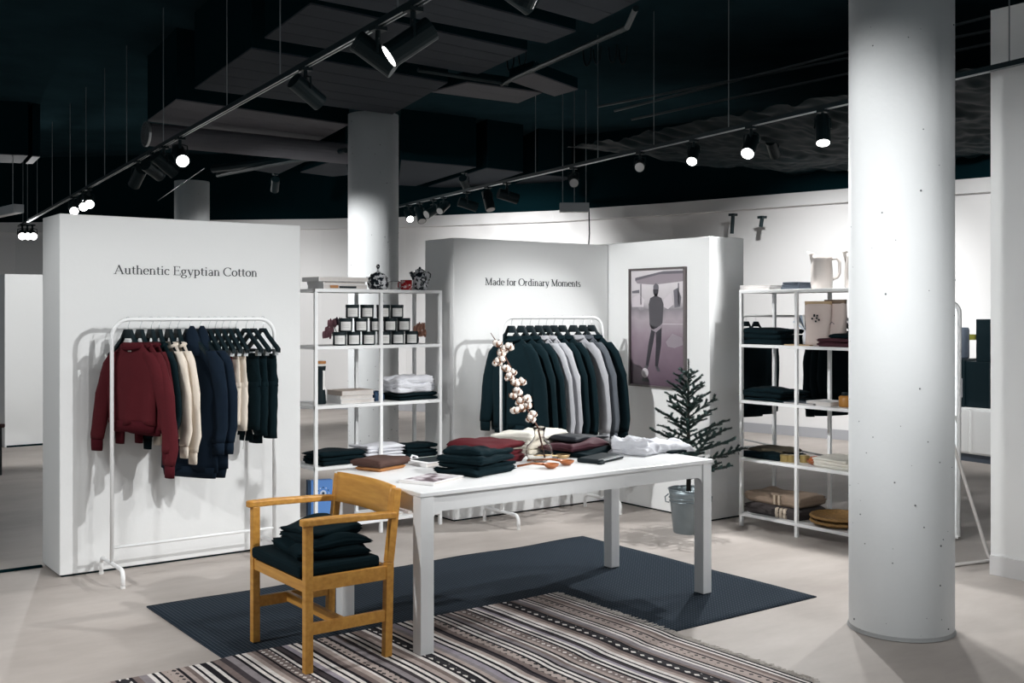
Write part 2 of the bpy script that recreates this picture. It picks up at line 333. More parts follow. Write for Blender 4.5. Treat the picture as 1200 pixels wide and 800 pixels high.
# ------------------------------------------------------------------ partitions
PZ = 2.122
t = thing('display_partition', 'white display wall lettered Authentic Egyptian Cotton behind the rack with maroon sweatshirts', 'partition', (0,0,0))
B(1.635, 3.158, 6.65, 7.05, 0.012, PZ).build('panel_body', white_wall, t, bevel=0.006)
B(1.65, 3.14, 6.665, 7.035, 0, 0.012).build('plinth', black_paint, t)
lettering('Authentic Egyptian Cotton', 1.945, 2.855, 1.776, 0.054, 6.65, t)
t = thing('display_partition', 'white display wall lettered Made for Ordinary Moments behind the rack of dark sweaters', 'partition')
B(4.41, 5.925, 6.7, 7.1, 0.012, 2.095).build('panel_body', white_wall, t, bevel=0.006)
B(4.425, 5.92, 6.715, 7.085, 0, 0.012).build('plinth', black_paint, t)
lettering('Made for Ordinary Moments', 4.69, 5.63, 1.75, 0.054, 6.7, t)
t = thing('display_partition', 'white display wall carrying the framed photograph beside the potted fir tree', 'partition')
B(5.93, 6.30, 5.58, 7.1, 0.012, 2.105).build('panel_body', white_wall, t, bevel=0.006)
B(5.945, 6.29, 5.595, 7.085, 0, 0.012).build('plinth', black_paint, t)
t = thing('display_partition', 'low white display wall standing far off behind the dark chair', 'partition')
B(2.70, 4.4, 13.4, 13.8, 0.0, 1.98).build('panel_body', white_wall, t, bevel=0.006)
B(2.72, 4.38, 13.39, 13.41, 0, 0.02).build('plinth', black_paint, t)
tag(B(-0.6, 1.62, 6.985, 7.02, 0, 0.012).build('floor_strip', black_paint), 'black strip on the concrete floor running up to the Egyptian Cotton wall', 'floor strip')
# ------------------------------------------------------------------ columns
def column(x, y, r, z1, label, seed):
    t = thing('column', label, 'column', (x, y, 0)); rr = random.Random(seed)
    MB().lathe([(r*1.0, 0), (r, 0.02), (r, z1)], 56).build('shaft', concrete_col, t, smooth=False).data.polygons.foreach_set('use_smooth', [True]*(56*2)+[False]*2)
    mb = MB()
    for i in range(150):
        a = rr.uniform(0, 6.283); z = z1*rr.random()**1.5; q = rr.uniform(0.0015, 0.0055)
        mb.ball((r*math.cos(a), r*math.sin(a), z), q, n=6, m=4)
    o = mb.build('pock_marks', mat('pock_grey', (0.16, 0.17, 0.18), 0.9), t); o['kind'] = 'stuff'
    MB().lathe([(r+0.001, 0), (r+0.008, 0.003), (r+0.004, 0.008), (r, 0.02)], 56, cap=False).build('foot_seam', mat('seam_grey', (0.4, 0.4, 0.4), 0.9), t)
    return t
column(4.70, 3.155, 0.246, CZ, 'thick white concrete column standing free between the wicker trays and the end wall', 1)
def at_depth(u, d): r = (u-CX)/F*d; return (math.cos(TH)*d+math.sin(TH)*r, math.sin(TH)*d-math.cos(TH)*r)
c2 = at_depth(437.5, 10.8); column(c2[0], c2[1], 0.25, 3.5, 'grey concrete column behind the shelf of black candle jars', 2)
c3 = at_depth(225, 15.9); column(c3[0], c3[1], 0.25, 3.45, 'pitted concrete column rising behind the Egyptian Cotton wall', 3)
# ------------------------------------------------------------------ ceiling rafts, ducts, drape
def raft(px, z, h, m, label, group=None, seams=0):
    P = [oz(u, v, z) for u, v in px]; c = sum(P, Vector())/len(P)
    t = thing('ceiling_raft', label, 'ceiling raft', (c.x, c.y, z), 0, group)
    MB().prism([(p.x-c.x, p.y-c.y) for p in P], 0.012, h).build('raft_box', black_paint, t)
    if len(P) == 4 and seams:
        for i in range(seams):
            a, b_ = i/seams, (i+1)/seams-0.006
            def lp(p, q, f): return (p.x+(q.x-p.x)*f-c.x, p.y+(q.y-p.y)*f-c.y)
            MB().prism([lp(P[0], P[1], a), lp(P[0], P[1], b_), lp(P[3], P[2], b_), lp(P[3], P[2], a)], 0, 0.012).build('panel', m, t)
    else:
        MB().prism([(p.x-c.x, p.y-c.y) for p in P], 0, 0.012).build('panel', m, t)
    return t
ZS = 3.45; HS = CZ-ZS
raft([(173,142),(207,117),(409,146),(370,167)], ZS, HS, soffit_lt, 'grey flat soffit above the round duct end', seams=3)
raft([(228,104),(295,57),(525,97),(460,134)], ZS, HS, soffit_m, 'long dark soffit resting on the column behind the jar shelf', seams=5)
raft([(310,45),(364,5),(618,60),(560,87)], ZS, HS, soffit_m, 'dark boarded soffit above the big lit spotlight', seams=4)
raft([(372,0),(415,-33),(675,37),(640,51)], ZS, HS, soffit_m, 'dark boarded soffit between the lit spotlight and the bent conduit', seams=3)
raft([(435,-45),(510,-95),(770,-10),(695,28)], ZS, HS, soffit_m, 'dark boarded soffit over the top edge near the camera side', seams=3)
raft([(505,108),(548,97),(635,109),(607,121)], ZS, 0.1, soffit_lt, 'small pale soffit plate under the conduit', seams=2)
raft([(597,95),(625,86),(677,105),(650,113)], ZS, 0.1, soffit_lt, 'small pale soffit plate with curled end beside the conduit')
raft([(470,188),(558,196),(487,218),(467,217)], ZS, HS, soffit_m, 'grey soffit right behind the column by the jar shelf')
raft([(571,197),(613,202),(556,221),(502,219)], ZS, HS, soffit_m, 'middle of three grey soffits above the row of unlit spotlights')
raft([(631,205),(670,208),(652,216),(598,218)], ZS, HS, soffit_m, 'grey soffit above the hanging white light box')
raft([(262,194),(378,180),(326,204)], ZS, HS, soffit_m, 'triangular grey soffit above the pitted concrete column')
raft([(352,202),(405,184),(408,205),(390,207)], ZS, HS, soffit_m, 'grey soffit squeezed between dark ribs left of the column')
raft([(-30,180),(33,182),(25,191),(-30,190)], ZS, HS, soffit_m, 'grey soffit at far end of the long track')
raft([(38,183),(47,184),(38,192),(30,192)], ZS, HS, soffit_lt, 'narrow pale soffit strip at far end of the long track')
a, b_ = oz(170, 157, 3.3), oz(415, 181, 3.3)
t = thing('round_duct', 'pale round ventilation duct running across under the soffits', 'duct', a)
MB().tube([(0,0,0), b_-a], 0.115, 20).build('duct_pipe', soffit_lt, t, smooth=False)
MB().tube([(0,0,0), (b_-a)*0.01], 0.125, 20).build('duct_collar', steel, t)
for u0, v0, u1, v1, z, r, lb in [(588,98,735,32,3.42,0.02,'long dark conduit slanting past the small pale soffit plates'),(735,32,745,10,3.42,0.02,'short dark conduit bending up from the long slanting one'),(490,82,595,98,3.42,0.018,'dark conduit leading level to the small pale soffit plate'),
    (185,235,240,197,3.2,0.006,'thin dark rod in front of the pitted concrete column'),(250,198,410,178,3.35,0.05,'thick dark pipe below the round duct ending at the grey column'),(255,205,405,176,3.30,0.03,'slimmer dark pipe just below the thick one at the grey column')]:
    a, b_ = oz(u0, v0, z), oz(u1, v1, z)
    tag(MB().tube([(0,0,0), b_-a], r, 8).build('conduit', black_metal, loc=a), lb, 'pipe', 'dark conduits under the ceiling')
for u0, v0, u1, v1, z, lb in [(720,130,1165,18,3.75,'highest of three thin rods'),(740,140,1165,50,3.7,'lowest of three thin rods'),(700,125,1165,35,3.75,'middle of three thin rods')]:
    a, b_ = oz(u0, v0, z), oz(u1, v1, z)
    tag(MB().bar((0,0,0), b_-a, 0.02, 0.02).build('ceiling_rod', mat('rod_grey', (0.05, 0.065, 0.07), 0.5), loc=a), lb+' running under the black ceiling above the foil drape', 'rod', 'thin ceiling rods')
def drape(i, j):
    x = 7.2+i*4.0; y = 4.2+j*4.6
    rg = lambda a, b2, k: (1-2*abs(noise.noise(Vector((x*a+0.3*y, y*b2-0.5*x, k)))))
    n = 0.035*rg(0.9, 2.2, 1.3)+0.028*rg(2.0, 5.0, 4.1)+0.014*rg(4.0, 9.0, 7.7)
    return (x, y, 3.22+n-0.14*math.sin(math.pi*i)*math.sin(math.pi*j))
o = MB().grid(drape, 130, 130).build('ceiling_drape', mat('black_foil', (0.003, 0.010, 0.0125), 0.6, spec=0.03), smooth=True)
tag(o, 'crinkled glossy black foil sagging under the ceiling behind the column', 'drape')
# wire loops hanging near the bent conduit
for i, (u, v) in enumerate([(598,75),(612,70),(688,68),(700,66),(718,64),(730,66)]):
    p = oz(u, v-10, CZ-0.01); pts = [p+Vector((0.0, 0.06*math.cos(a), -0.16*math.sin(a)))for a in [k*math.pi/8 for k in range(9)]]
    tag(MB().tube([q-p for q in pts], 0.008, 6).build('cable_loop', black_metal, loc=p), 'black cable loop hanging beside the bent conduit', 'cable', 'cable loops under the ceiling')
# ------------------------------------------------------------------ lighting tracks and spot heads
TZ = 2.95
def track(name, p0, p1, label, wires, z=TZ):
    a, b_ = Vector((p0[0], p0[1], z)), Vector((p1[0], p1[1], z)); d = b_-a
    t = thing('lighting_track', label, 'lighting track', a)
    MB().bar((0,0,0), d, 0.035, 0.03).build('rail', rail_metal, t)
    n = d.normalized().cross(Vector((0,0,1)))*0.012
    for s in (-1, 1): MB().bar(n*s-Vector((0,0,0.016)), d+n*s-Vector((0,0,0.016)), 0.006, 0.004).build('contact_strip', steel, t)
    for f in wires:
        q = d*f; MB().tube([q, q+Vector((0,0,CZ-z))], 0.004, 5).build('suspension_wire', wire_metal, t)
    return a, b_
T1a, T1b = track('a', (2.2, 0.5), oz(22,265,TZ)[:2], 'black lighting track hung on wires, running above the Egyptian Cotton wall', (0.06,0.115,0.21,0.30,0.36,0.46,0.54,0.6,0.66,0.72,0.8,0.88,0.94,0.97))
T2a, T2b = track('b', oz(1300,48,TZ)[:2], oz(467,241.5,TZ)[:2], 'black lighting track hung on wires, passing behind the white column and over the display walls', (0.06,0.137,0.31,0.41,0.5,0.62))
T3a, T3b = track('c', (4.38,1.85), (4.75,-1.6), 'black lighting track above the table on the camera side', (0.1,0.5,0.9))
T4a, T4b = track('d', (-0.8,2.5), (-0.3,8.5), 'black lighting track over the open floor beside the armchair', (0.1,0.5,0.9))
def spot_head(pos, target, lit=None, label='', group=None, big=1.0, power=0, cone=50, blend=0.5, adapter=True):
    p = Vector(pos); d = (Vector(target)-p).normalized(); s = big
    t = thing('track_spotlight', label, 'spotlight', p, 0, group)
    B(-0.03*s, 0.03*s, -0.03*s, 0.03*s, -0.02, 0.0).build('adapter', black_metal, t)
    MB().tube([(0,0,0), (0,0,-0.10*s)], 0.012*s, 8).build('swivel_stem', black_metal, t)
    c = Vector((0,0,-0.13*s)); a = c-d*0.09*s; e = c+d*0.11*s
    MB().tube([a, e], 0.05*s, 18).build('housing', black_metal, t, smooth=False)
    MB().tube([e-d*0.012*s, e+d*0.006*s], 0.051*s, 18).build('bezel', steel if lit is None else black_metal, t)
    MB().tube([e+d*0.004*s, e+d*0.0075*s], 0.044*s, 18).build('lens', lens_on if lit else lens_off, t)
    sd = d.cross(Vector((0,0,1))).normalized()*0.056*s
    MB().tube([c+sd, c+sd*0.9+Vector((0,0,0.07*s)), Vector((0,0,-0.05*s)), c-sd*0.9+Vector((0,0,0.07*s)), c-sd], 0.006*s, 6).build('yoke', black_metal, t)
    if power:
        ld = bpy.data.lights.new('spot_beam', 'SPOT'); ld.energy = power; ld.color = LIGHT; ld.spot_size = math.radians(cone); ld.spot_blend = blend; ld.shadow_soft_size = 0.035
        lo = bpy.data.objects.new('spot_beam', ld); C.objects.link(lo); lo.parent = t; lo.location = e+d*0.03*s
        lo.rotation_euler = d.to_track_quat('-Z', 'Y').to_euler()
    return t
def on_track(a, b_, u):
    # point of the track seen at image column u
    lo, hi = 0.0, 1.0
    def col(f):
        q = a+(b_-a)*f; fw = q.x*math.cos(TH)+q.y*math.sin(TH); r = q.x*math.sin(TH)-q.y*math.cos(TH); return CX+F*r/fw
    for _ in range(50):
        m = (lo+hi)/2
        if (col(m) > u): lo = m
        else: hi = m
    q = a+(b_-a)*lo; return Vector((q.x, q.y, q.z-0.015))
g3 = 'spotlights on the camera-side track'; g4 = 'spotlights on the side track'; g1 = 'spotlights on the long track'; g2 = 'spotlights on the track over the display walls'
PW = 1.0
# (track, column, target, lit, power, cone, label)
H1 = [(484, (1.0,5.0,1.7), 1, 120, 80, 'big lit spotlight nearest the camera on the long track, lens turned aside', 1.15),
      (443, (-5.0,9.5,9.5), 0, 0, 0, 'unlit spotlight tipped back beside the big lit one on the long track', 1.1),
      (358, (5.93,6.1,1.05), 0, 330, 50, 'dark-lensed spotlight on the long track with a beam added for the poster wall', 1.0),  # lens stays dark; beam added to light the poster wall
      (211, (2.6,6.0,1.6), 1, 0, 0, 'lit spotlight above the middle of the Egyptian Cotton wall', 1.1)]
for u, tg, lit, pw, cone, lb, bg in H1:
    spot_head(on_track(T1a, T1b, u), tg, lit, lb, g1, bg, pw*PW, cone)
for u, tg, pw in ((192, (c2[0],c2[1],1.4), 260), (178, (6.4,12.0,1.6), 260), (162, (3.0,13.4,0.8), 330)): spot_head(on_track(T1a, T1b, u), tg, 1, 'dark spotlight in the row of three above the Egyptian Cotton wall', g1, 1.1, pw, 70)
for u, lit in ((97,1),(86,1),(104,1)): spot_head(on_track(T1a, T1b, u), (2.5,8.0,1.0), lit, 'small lit spotlight peeking over the top of the Egyptian Cotton wall', g1, 1.1, 140 if u == 97 else 0, 90)
for u, dx in ((24,0),(30,0.6),(36,1.0)): spot_head(oz(u+2, 263, 2.93), (2.0+dx,9.0,0.6), 1, 'lit spotlight in the far cluster of three at the end of the long track', g1, 1.25, 260 if u == 24 else 0, 100)
H2 = [(964, (5.2,3.9,0.2), 1, 110, 90, 'lit spotlight close to the white column on the track', 1.0),
      (880, (3.6,4.2,0.4), 1, 265, 100, 'glaring lit spotlight above the shelf with the cream jug', 1.05),
      (813, (4.4,4.9,0.8), 1, 22, 70, 'tilted slim spotlight showing its lens rim, above the poster wall end', 0.9),
      (750, (2.0,2.5,1.0), 0, 0, 0, 'spotlight with round pale back plate above the framed photograph', 0.9),
      (672, (3.2,3.4,0.6), 0, 0, 0, 'spotlight with pale back plate above the Ordinary Moments wall', 0.95),
      (594, (9.5,8.5,2.2), 0, 0, 0, 'slanted dark spotlight on the track above the Ordinary Moments wall', 1.1),
      (572, (6.9,8.9,0.8), 0, 0, 0, 'dark spotlight pointing straight down next to a slanted one', 1.1),
      (547, (9.8,9.3,2.0), 0, 0, 0, 'dark slanted spotlight between the white backed one and the downward one', 1.1),
      (520, (5.0,10.0,1.5), 0, 0, 0, 'small spotlight with a pale dangling tag on its rail', 0.95),
      (508, (5.0,11.0,1.9), 0, 0, 0, 'dark spotlight second from the column above the back wall', 1.1),
      (492, (7.0,10.5,1.2), 0, 0, 0, 'dark rounded spotlight right beside the starry lit one', 1.1),
      (479, (6.6,10.2,1.6), 1, 0, 0, 'lit spotlight sparkling against the column behind the jar shelf', 1.0)]
for u, tg, lit, pw, cone, lb, bg in H2:
    spot_head(on_track(T2a, T2b, u), tg, lit, lb, g2, bg, pw*PW, cone)
# spots beyond the picture's edge or behind the column, on the same tracks
for p, tg, pw, cone, lb, gr in [
    (T3a+(T3b-T3a)*0.02, (2.3,6.65,0.9), 520, 46, 'lit spotlight aimed at the Egyptian Cotton wall from the camera-side track', g3),
    (T3a+(T3b-T3a)*0.30, (2.4,4.4,0.2), 110, 80, 'lit spotlight aimed at the armchair from the camera-side track', g3),
    (on_track(T2a, T2b, 1022), (5.0,6.7,0.9), 250, 44, 'lit spotlight hidden behind the column, aimed at the Ordinary Moments wall', g2),
    (on_track(T2a, T2b, 1085), (3.9,4.0,0.2), 100, 95, 'lit spotlight hidden behind the column, aimed at the table end', g2),
    (T1a+(T1b-T1a)*0.145, (2.3,5.6,0.3), 80, 90, 'lit spotlight on the long track aimed at the rug corner', g1),
    (on_track(T1a, T1b, 597), (4.7,3.16,1.9), 155, 64, 'lit spotlight on the long track aimed at the white column', g1),
    (T4a+(T4b-T4a)*0.36, (2.5,4.5,0.5), 260, 76, 'lit spotlight aimed at the armchair from the side track', g4),
    (T4a+(T4b-T4a)*0.55, (2.1,6.65,0.9), 110, 54, 'lit spotlight aimed at the maroon sweatshirts from the side track', g4),
    (T1a+(T1b-T1a)*0.04, (6.08,3.25,1.6), 130, 40, 'added fill spotlight on the long track aimed at the end wall', g1)]:  # unseen fill lamp, added to brighten the end wall
    spot_head(Vector(p)-Vector((0,0,0.015)) if p[2] > 2.94 else p, tg, 1, lb, gr, 1.0, pw*PW, cone, 0.7)
for tg, p, pw in [((10.9,8.2,1.3), (8.2,6.9), 520), ((9.6,12.8,1.6), (7.4,11.0), 560), ((6.5,15.0,1.4), (5.6,12.5), 520), ((11.3,6.2,1.5), (8.6,4.6), 420)]:  # trackless lamps added to brighten the far back wall
    spot_head((p[0], p[1], 3.25), tg, 1, 'added fill spotlight aimed at the back wall behind the display walls', 'added fill spotlights for the back wall', 1.0, pw*PW, 80, 0.8)
# hanging linear lights
def light_box(p, q, label, lit):
    p = Vector(p); q = Vector(q); d = q-p
    t = thing('linear_light', label, 'light fixture', p)
    MB().bar((0,0,0), d, 0.12, 0.10).build('casing', mat('grey_casing', (0.42, 0.44, 0.46), 0.5), t)
    MB().bar(Vector((0,0,-0.053)), d+Vector((0,0,-0.053)), 0.08, 0.006).build('diffuser', lens_on if lit else label_white, t)
    for f in (0.1, 0.5, 0.9): MB().tube([d*f, d*f+Vector((0,0,CZ-p.z))], 0.005, 5).build('suspension_wire', wire_metal, t)
light_box(oz(656,243,2.75), oz(690,243,2.75), 'short grey light box hanging in front of the back wall', False)
light_box(oz(-40,258,2.8), oz(22,244,2.8), 'linear light bar hanging at the far end of the long track', False)
p = oz(690,243,2.75); tag(MB().tube([(0,0,0), (0.01,0,-0.3), (0,0.02,-0.6), (0.02,0,-0.95)], 0.008, 6).build('power_cable', black_plastic, loc=p), 'thin black cable dangling from the hanging light box', 'cable')
# bracket lamps on the back wall soffit
for u, v in ((859,253), (893,256)):
    p = ox(u, v, 10.3); t = thing('wall_lamp', 'small %s fixture under the soffit of the back wall' % ('slanted dark' if u == 859 else 'short black'), 'lamp', p)
    B(-0.04, 0.04, -0.04, 0.04, 0, 0.03).build('mount', black_metal, t)
    MB().tube([(0,0,0), (0.0,0.02,-0.22 if u == 859 else -0.1)], 0.024, 12).build('tube_housing', rail_metal, t)
# ------------------------------------------------------------------ rugs
def rug_fn(i, j):
    x = 1.84+2.99*i; y = 3.762+1.955*j
    wob = 0.012*math.sin(x*7)*(1 if j > 0.97 else 0)
    return (x-3.3, y+wob-4.7, 0.007+0.003*noise.noise(Vector((x*2, y*2, 0))))
mb = MB().grid(rug_fn, 60, 40)
o = mb.build('area_rug', rug_m, smooth=True, loc=(3.3, 4.7, 0)); sm = o.modifiers.new('s', 'SOLIDIFY'); sm.thickness = 0.008; sm.offset = -1
tag(o, 'large charcoal ribbed rug under the white table', 'rug')
kx0, kx1, ky0, ky1 = 0.6, 3.70, 2.9, 4.645
cols = []; x = kx1; pat = 'kwkwbtkmtkwkwgbknkbtwkwkdvwkwkotkwbgkwkwkmbkdtwkwkvgtkwknkwbtkwkwdgkmkwtbkwkwvkdkwkokbtwkwkgdbkwk'
wid = dict(k=0.015, w=0.019, b=0.026, t=0.026, g=0.03, v=0.026, d=0.024, m=0.045, n=0.04, o=0.042)
i = 0
while x > kx0:
    ch = pat[i % len(pat)]; ww = wid[ch]*R.uniform(0.7, 1.2); cols.append((x, x-ww, ch)); x -= ww; i += 1
keys = list(KM); mb = MB()
def kz(x, y):
    s = 1/(1+math.exp(-(x-1.82)*60)); s2 = 1/(1+math.exp(-(y-3.75)*60)); return 0.006+0.0085*s*s2+0.002*noise.noise(Vector((x*3, y*3, 5)))
def kwav(x, y): return x+0.012*noise.noise(Vector((0.3*x, y*2.4, 2)))
for xa, xb, ch in cols:
    def fn(i, j, xa=xa, xb=xb):
        xx = xb+(xa-xb)*i; yy = ky0+(ky1-ky0)*j+(0.014*noise.noise(Vector((xx*3, 0, 0))) if j > 0.99 else 0)
        return (kwav(xx, yy)-2.6, yy-3.8, kz(xx, yy))
    mb.grid(fn, 1, 24, keys.index(ch))
kt = thing('kilim_rug', 'striped woven kilim with fringed end lying over the charcoal rug', 'rug', (2.6, 3.8, 0))
o = mb.build('weave', [KM[k] for k in keys], kt); sm = o.modifiers.new('s', 'SOLIDIFY'); sm.thickness = 0.004; sm.offset = -1
mb = MB()
for i in range(260):
    y = ky0+(ky1-ky0)*(i+R.random()*0.6)/260; x = kwav(kx1, y); l = R.uniform(0.03, 0.055); zz = kz(x, y)-0.001
    mb.tube([(x-2.6-0.004, y-3.8, zz), (x-2.6+l*0.5, y-3.8+R.uniform(-0.008, 0.008), kz(x+l/2, y)), (x-2.6+l, y-3.8+R.uniform(-0.015, 0.015), kz(x+l, y)-0.002)], 0.0016, 4)
mb.build('fringe', mat('fringe_cream', (0.5, 0.46, 0.42), 0.95), kt)['kind'] = 'stuff'
# ------------------------------------------------------------------ table
TT = 0.742
t = thing('table', 'white rectangular table piled with folded clothes on the charcoal rug', 'table', (3.48, 4.55, 0.011))
def rel(x0, x1, y0, y1, z0, z1): return B(x0-3.48, x1-3.48, y0-4.55, y1-4.55, z0-0.011, z1-0.011)
rel(2.545, 4.425, 4.135, 4.965, TT-0.022, TT).build('tabletop', table_white, t, bevel=0.004)
for lx in (2.575, 4.395):
    for ly in (4.17, 4.93):
        x0, x1 = (lx-0.025, lx+0.045) if lx < 3 else (lx-0.045, lx+0.02)
        rel(x0, x1, ly-0.03 if ly < 4.5 else ly-0.04, ly+0.04 if ly < 4.5 else ly+0.03, 0.011, TT-0.022).build('leg', table_white, t, bevel=0.004)
def apron(ax, a0, a1, fixed, thick):
    mb = MB(); pts = [(a0, TT-0.022), (a0, TT-0.135)]
    pts += [(a0+0.04-0.04*math.cos(k*math.pi/12), TT-0.135+0.04*math.sin(k*math.pi/12)) for k in range(1, 7)]
    pts += [(a1-0.04+0.04*math.cos(math.pi/2-k*math.pi/12), TT-0.135+0.04*math.sin(math.pi/2-k*math.pi/12)) for k in range(0, 6)] + [(a1, TT-0.135), (a1, TT-0.022)]
    n = len(pts); vs = []
    for o_ in (0, thick):
        for a_, z in pts: vs.append((a_-3.48, fixed+o_-4.55, z-0.011) if ax == 'x' else (fixed+o_-3.48, a_-4.55, z-0.011))
    f1, f2 = tuple(range(n)), tuple(range(2*n-1, n-1, -1))
    return mb.add(vs, [f1, f2]+[(i, n+i, n+(i+1) % n, (i+1) % n) for i in range(n)])
apron('x', 2.62, 4.35, 4.15, 0.02).build('apron', table_white, t); apron('x', 2.62, 4.35, 4.93, 0.02).build('apron', table_white, t)
apron('y', 4.21, 4.89, 2.56, 0.02).build('apron', table_white, t); apron('y', 4.21, 4.89, 4.39, 0.02).build('apron', table_white, t)
# ------------------------------------------------------------------ armchair
t = thing('armchair', 'honey oak armchair with black seat pad beside the white table', 'chair', (2.24, 4.51, 0.012))
def cr(mb, name, m=None, **k): return mb.build(name, m or oak, t, **k)
xf, xb, yn, yl = -0.195, 0.19, -0.275, 0.28   # front/back, near/far
for y in (yn, yl):
    cr(MB().bar((xf, y, 0), (xf, y, 0.63), 0.036, 0.036), 'leg', bevel=0.003)
    cr(MB().bar((xb+0.0, y, 0), (xb+0.01, y, 0.42), 0.036, 0.036), 'leg', bevel=0.003)
    cr(MB().bar((xb+0.01, y, 0.42), (xb+0.05, y, 0.745), 0.036, 0.034), 'back_post', bevel=0.003)
    mb = MB(); s = -1 if y < 0 else 1
    mb.rings([[(xx, y+s*0.008-wd, zz-0.014), (xx, y+s*0.008+wd, zz-0.014), (xx, y+s*0.008+wd, zz+0.014), (xx, y+s*0.008-wd, zz+0.014)] for xx, wd, zz in ((xf-0.035, 0.018, 0.641), (xf-0.02, 0.027, 0.642), (xf+0.1, 0.029, 0.642), (xb-0.05, 0.024, 0.634), (xb+0.04, 0.017, 0.628))])
    cr(mb, 'armrest', bevel=0.005)
    cr(MB().bar((xf, y, 0.375), (xb, y, 0.375), 0.024, 0.06), 'side_rail', bevel=0.002)
    cr(MB().bar((xf, y, 0.185), (xb, y, 0.185), 0.02, 0.05), 'side_stretcher', bevel=0.002)
cr(MB().bar((xf, yn, 0.365), (xf, yl, 0.365), 0.024, 0.05), 'front_rail', bevel=0.002)
cr(MB().bar((xb, yn, 0.375), (xb, yl, 0.375), 0.024, 0.06), 'back_rail', bevel=0.002)
cr(MB().bar((-0.03, yn, 0.188), (-0.03, yl, 0.188), 0.022, 0.045), 'cross_stretcher', bevel=0.002)
def br(i, j):
    y = yn+0.012+(yl-yn-0.024)*i; c = math.sin(math.pi*i); return (xb+0.026+0.018*j+0.03*c, y, 0.615+0.14*j-0.0*c)
o = MB().grid(br, 16, 4).build('backrest', oak, t, smooth=True); sm = o.modifiers.new('s', 'SOLIDIFY'); sm.thickness = 0.02; sm.offset = 0
cr(B(xf-0.03, xb-0.02, yn+0.02, yl-0.02, 0.398, 0.45), 'seat_pad', black_cloth, bevel=0.015)
# ------------------------------------------------------------------ folded cloth
def rbox(w_, d_, h_, seed, wob=0.006, fold=True, nx=16, ny=12, nz=7, point=0.0, k=3.2, crum=0.0):
    rr = Vector((seed*3.17, seed*1.31, seed*0.7)); mb = MB(); idx = {}; vs = []
    def vert(i, j, l):
        key = (i, j, l)
        if key in idx: return idx[key]
        a, b_, c = 2*i/nx-1, 2*j/ny-1, 2*l/nz-1
        n = (abs(a)**8+abs(b_)**8+abs(c)**k)**(1/8) or 1
        # round the profile edges (y-z and x-z)
        e = max(abs(a), abs(b_)); sh = (1-0.10*abs(c)**3) 
        x = a*w_/2*sh; y = b_*d_/2*sh; z = c*h_/2*(1-0.28*max(0, e-0.75)*4*0.25*4)
        z = c*h_/2*(1-0.22*max(0, (e-0.8)/0.2)**2)
        p = Vector((x, y, z))
        if fold and e > 0.95:
            g_ = 0.975+0.03*math.sin(c*9+seed); p.x *= g_; p.y *= g_
        q = p*9+rr; dv = Vector((noise.noise(q), noise.noise(q+Vector((7, 0, 0))), noise.noise(q+Vector((0, 9, 0)))))
        p += dv*wob*(1.6 if c > 0.3 else 1.0)*Vector((1, 1, 1)).x
        p.z += wob*2.2*noise.noise(Vector((x*5, y*5, seed)))*(0.5+0.5*c)
        if crum: p.z += crum*(0.5+0.5*c)*(1-2*abs(noise.noise(Vector((x*11+seed, y*14, seed*2.0))))); p.x += crum*0.5*noise.noise(Vector((y*18, z*30, seed))); p.y += crum*0.5*noise.noise(Vector((x*18, z*30, seed)))
        p.z = max(p.z, -h_/2)
        if l == 0: p.z = -h_/2
        if point: p.x += point*max(0, a)*max(0, 1-abs(b_))*w_*0.3
        idx[key] = len(vs); vs.append(p+Vector((0, 0, h_/2))); return idx[key]
    fs = []
    for i in range(nx):
        for j in range(ny):
            fs.append((vert(i,j,0), vert(i,j+1,0), vert(i+1,j+1,0), vert(i+1,j,0))); fs.append((vert(i,j,nz), vert(i+1,j,nz), vert(i+1,j+1,nz), vert(i,j+1,nz)))
    for i in range(nx):
        for l in range(nz):
            fs.append((vert(i,0,l), vert(i+1,0,l), vert(i+1,0,l+1), vert(i,0,l+1))); fs.append((vert(i,ny,l), vert(i,ny,l+1), vert(i+1,ny,l+1), vert(i+1,ny,l)))
    for j in range(ny):
        for l in range(nz):
            fs.append((vert(0,j,l), vert(0,j,l+1), vert(0,j+1,l+1), vert(0,j+1,l))); fs.append((vert(nx,j,l), vert(nx,j+1,l), vert(nx,j+1,l+1), vert(nx,j,l+1)))
    return mb.add(vs, fs)
SEED = [0]
def folded(name, m, loc, w_, d_, h_, rz, label, cat, group=None, wob=0.006, **k):
    SEED[0] += 1; o = rbox(w_, d_, h_, SEED[0], wob, **k).build(name, m, smooth=True, loc=loc); o.rotation_euler = (0, 0, rz); return tag(o, label, cat, group)
def pile(name, m, loc, w_, d_, h_, n, rz, label, cat, group, wob=0.005, jit=0.012, shrink=0.0, crum=0.0):
    x, y, z = loc
    words = {2: ('lower', 'upper'), 3: ('lowest', 'middle', 'topmost'), 4: ('lowest', 'second lowest', 'second highest', 'topmost'), 5: ('lowest', 'second lowest', 'middle', 'second highest', 'topmost')}[n]
    for i in range(n):
        f = 1-shrink*i
        folded(name, m, (x+R.uniform(-jit, jit), y+R.uniform(-jit, jit), z), w_*f*R.uniform(0.97, 1.03), d_*f*R.uniform(0.97, 1.03), h_, rz+R.uniform(-0.05, 0.05), words[i]+' '+label, cat, group, wob, crum=crum); z += h_*0.94
    return z
# chair pile
z = 0.462
for i, (dx, dy, ww, dd) in enumerate(((0.0, -0.0, 0.40, 0.34), (0.03, 0.0, 0.36, 0.30), (0.01, 0.02, 0.30, 0.26))):
    folded('folded_jeans', black_cloth, (2.235+dx, 4.50+dy, z), dd, ww, 0.044, 0.12*(i-1), ('lowest', 'middle', 'topmost')[i]+' folded black jeans in the pile on the armchair seat', 'jeans', 'folded black jeans on the armchair', 0.012); z += 0.041
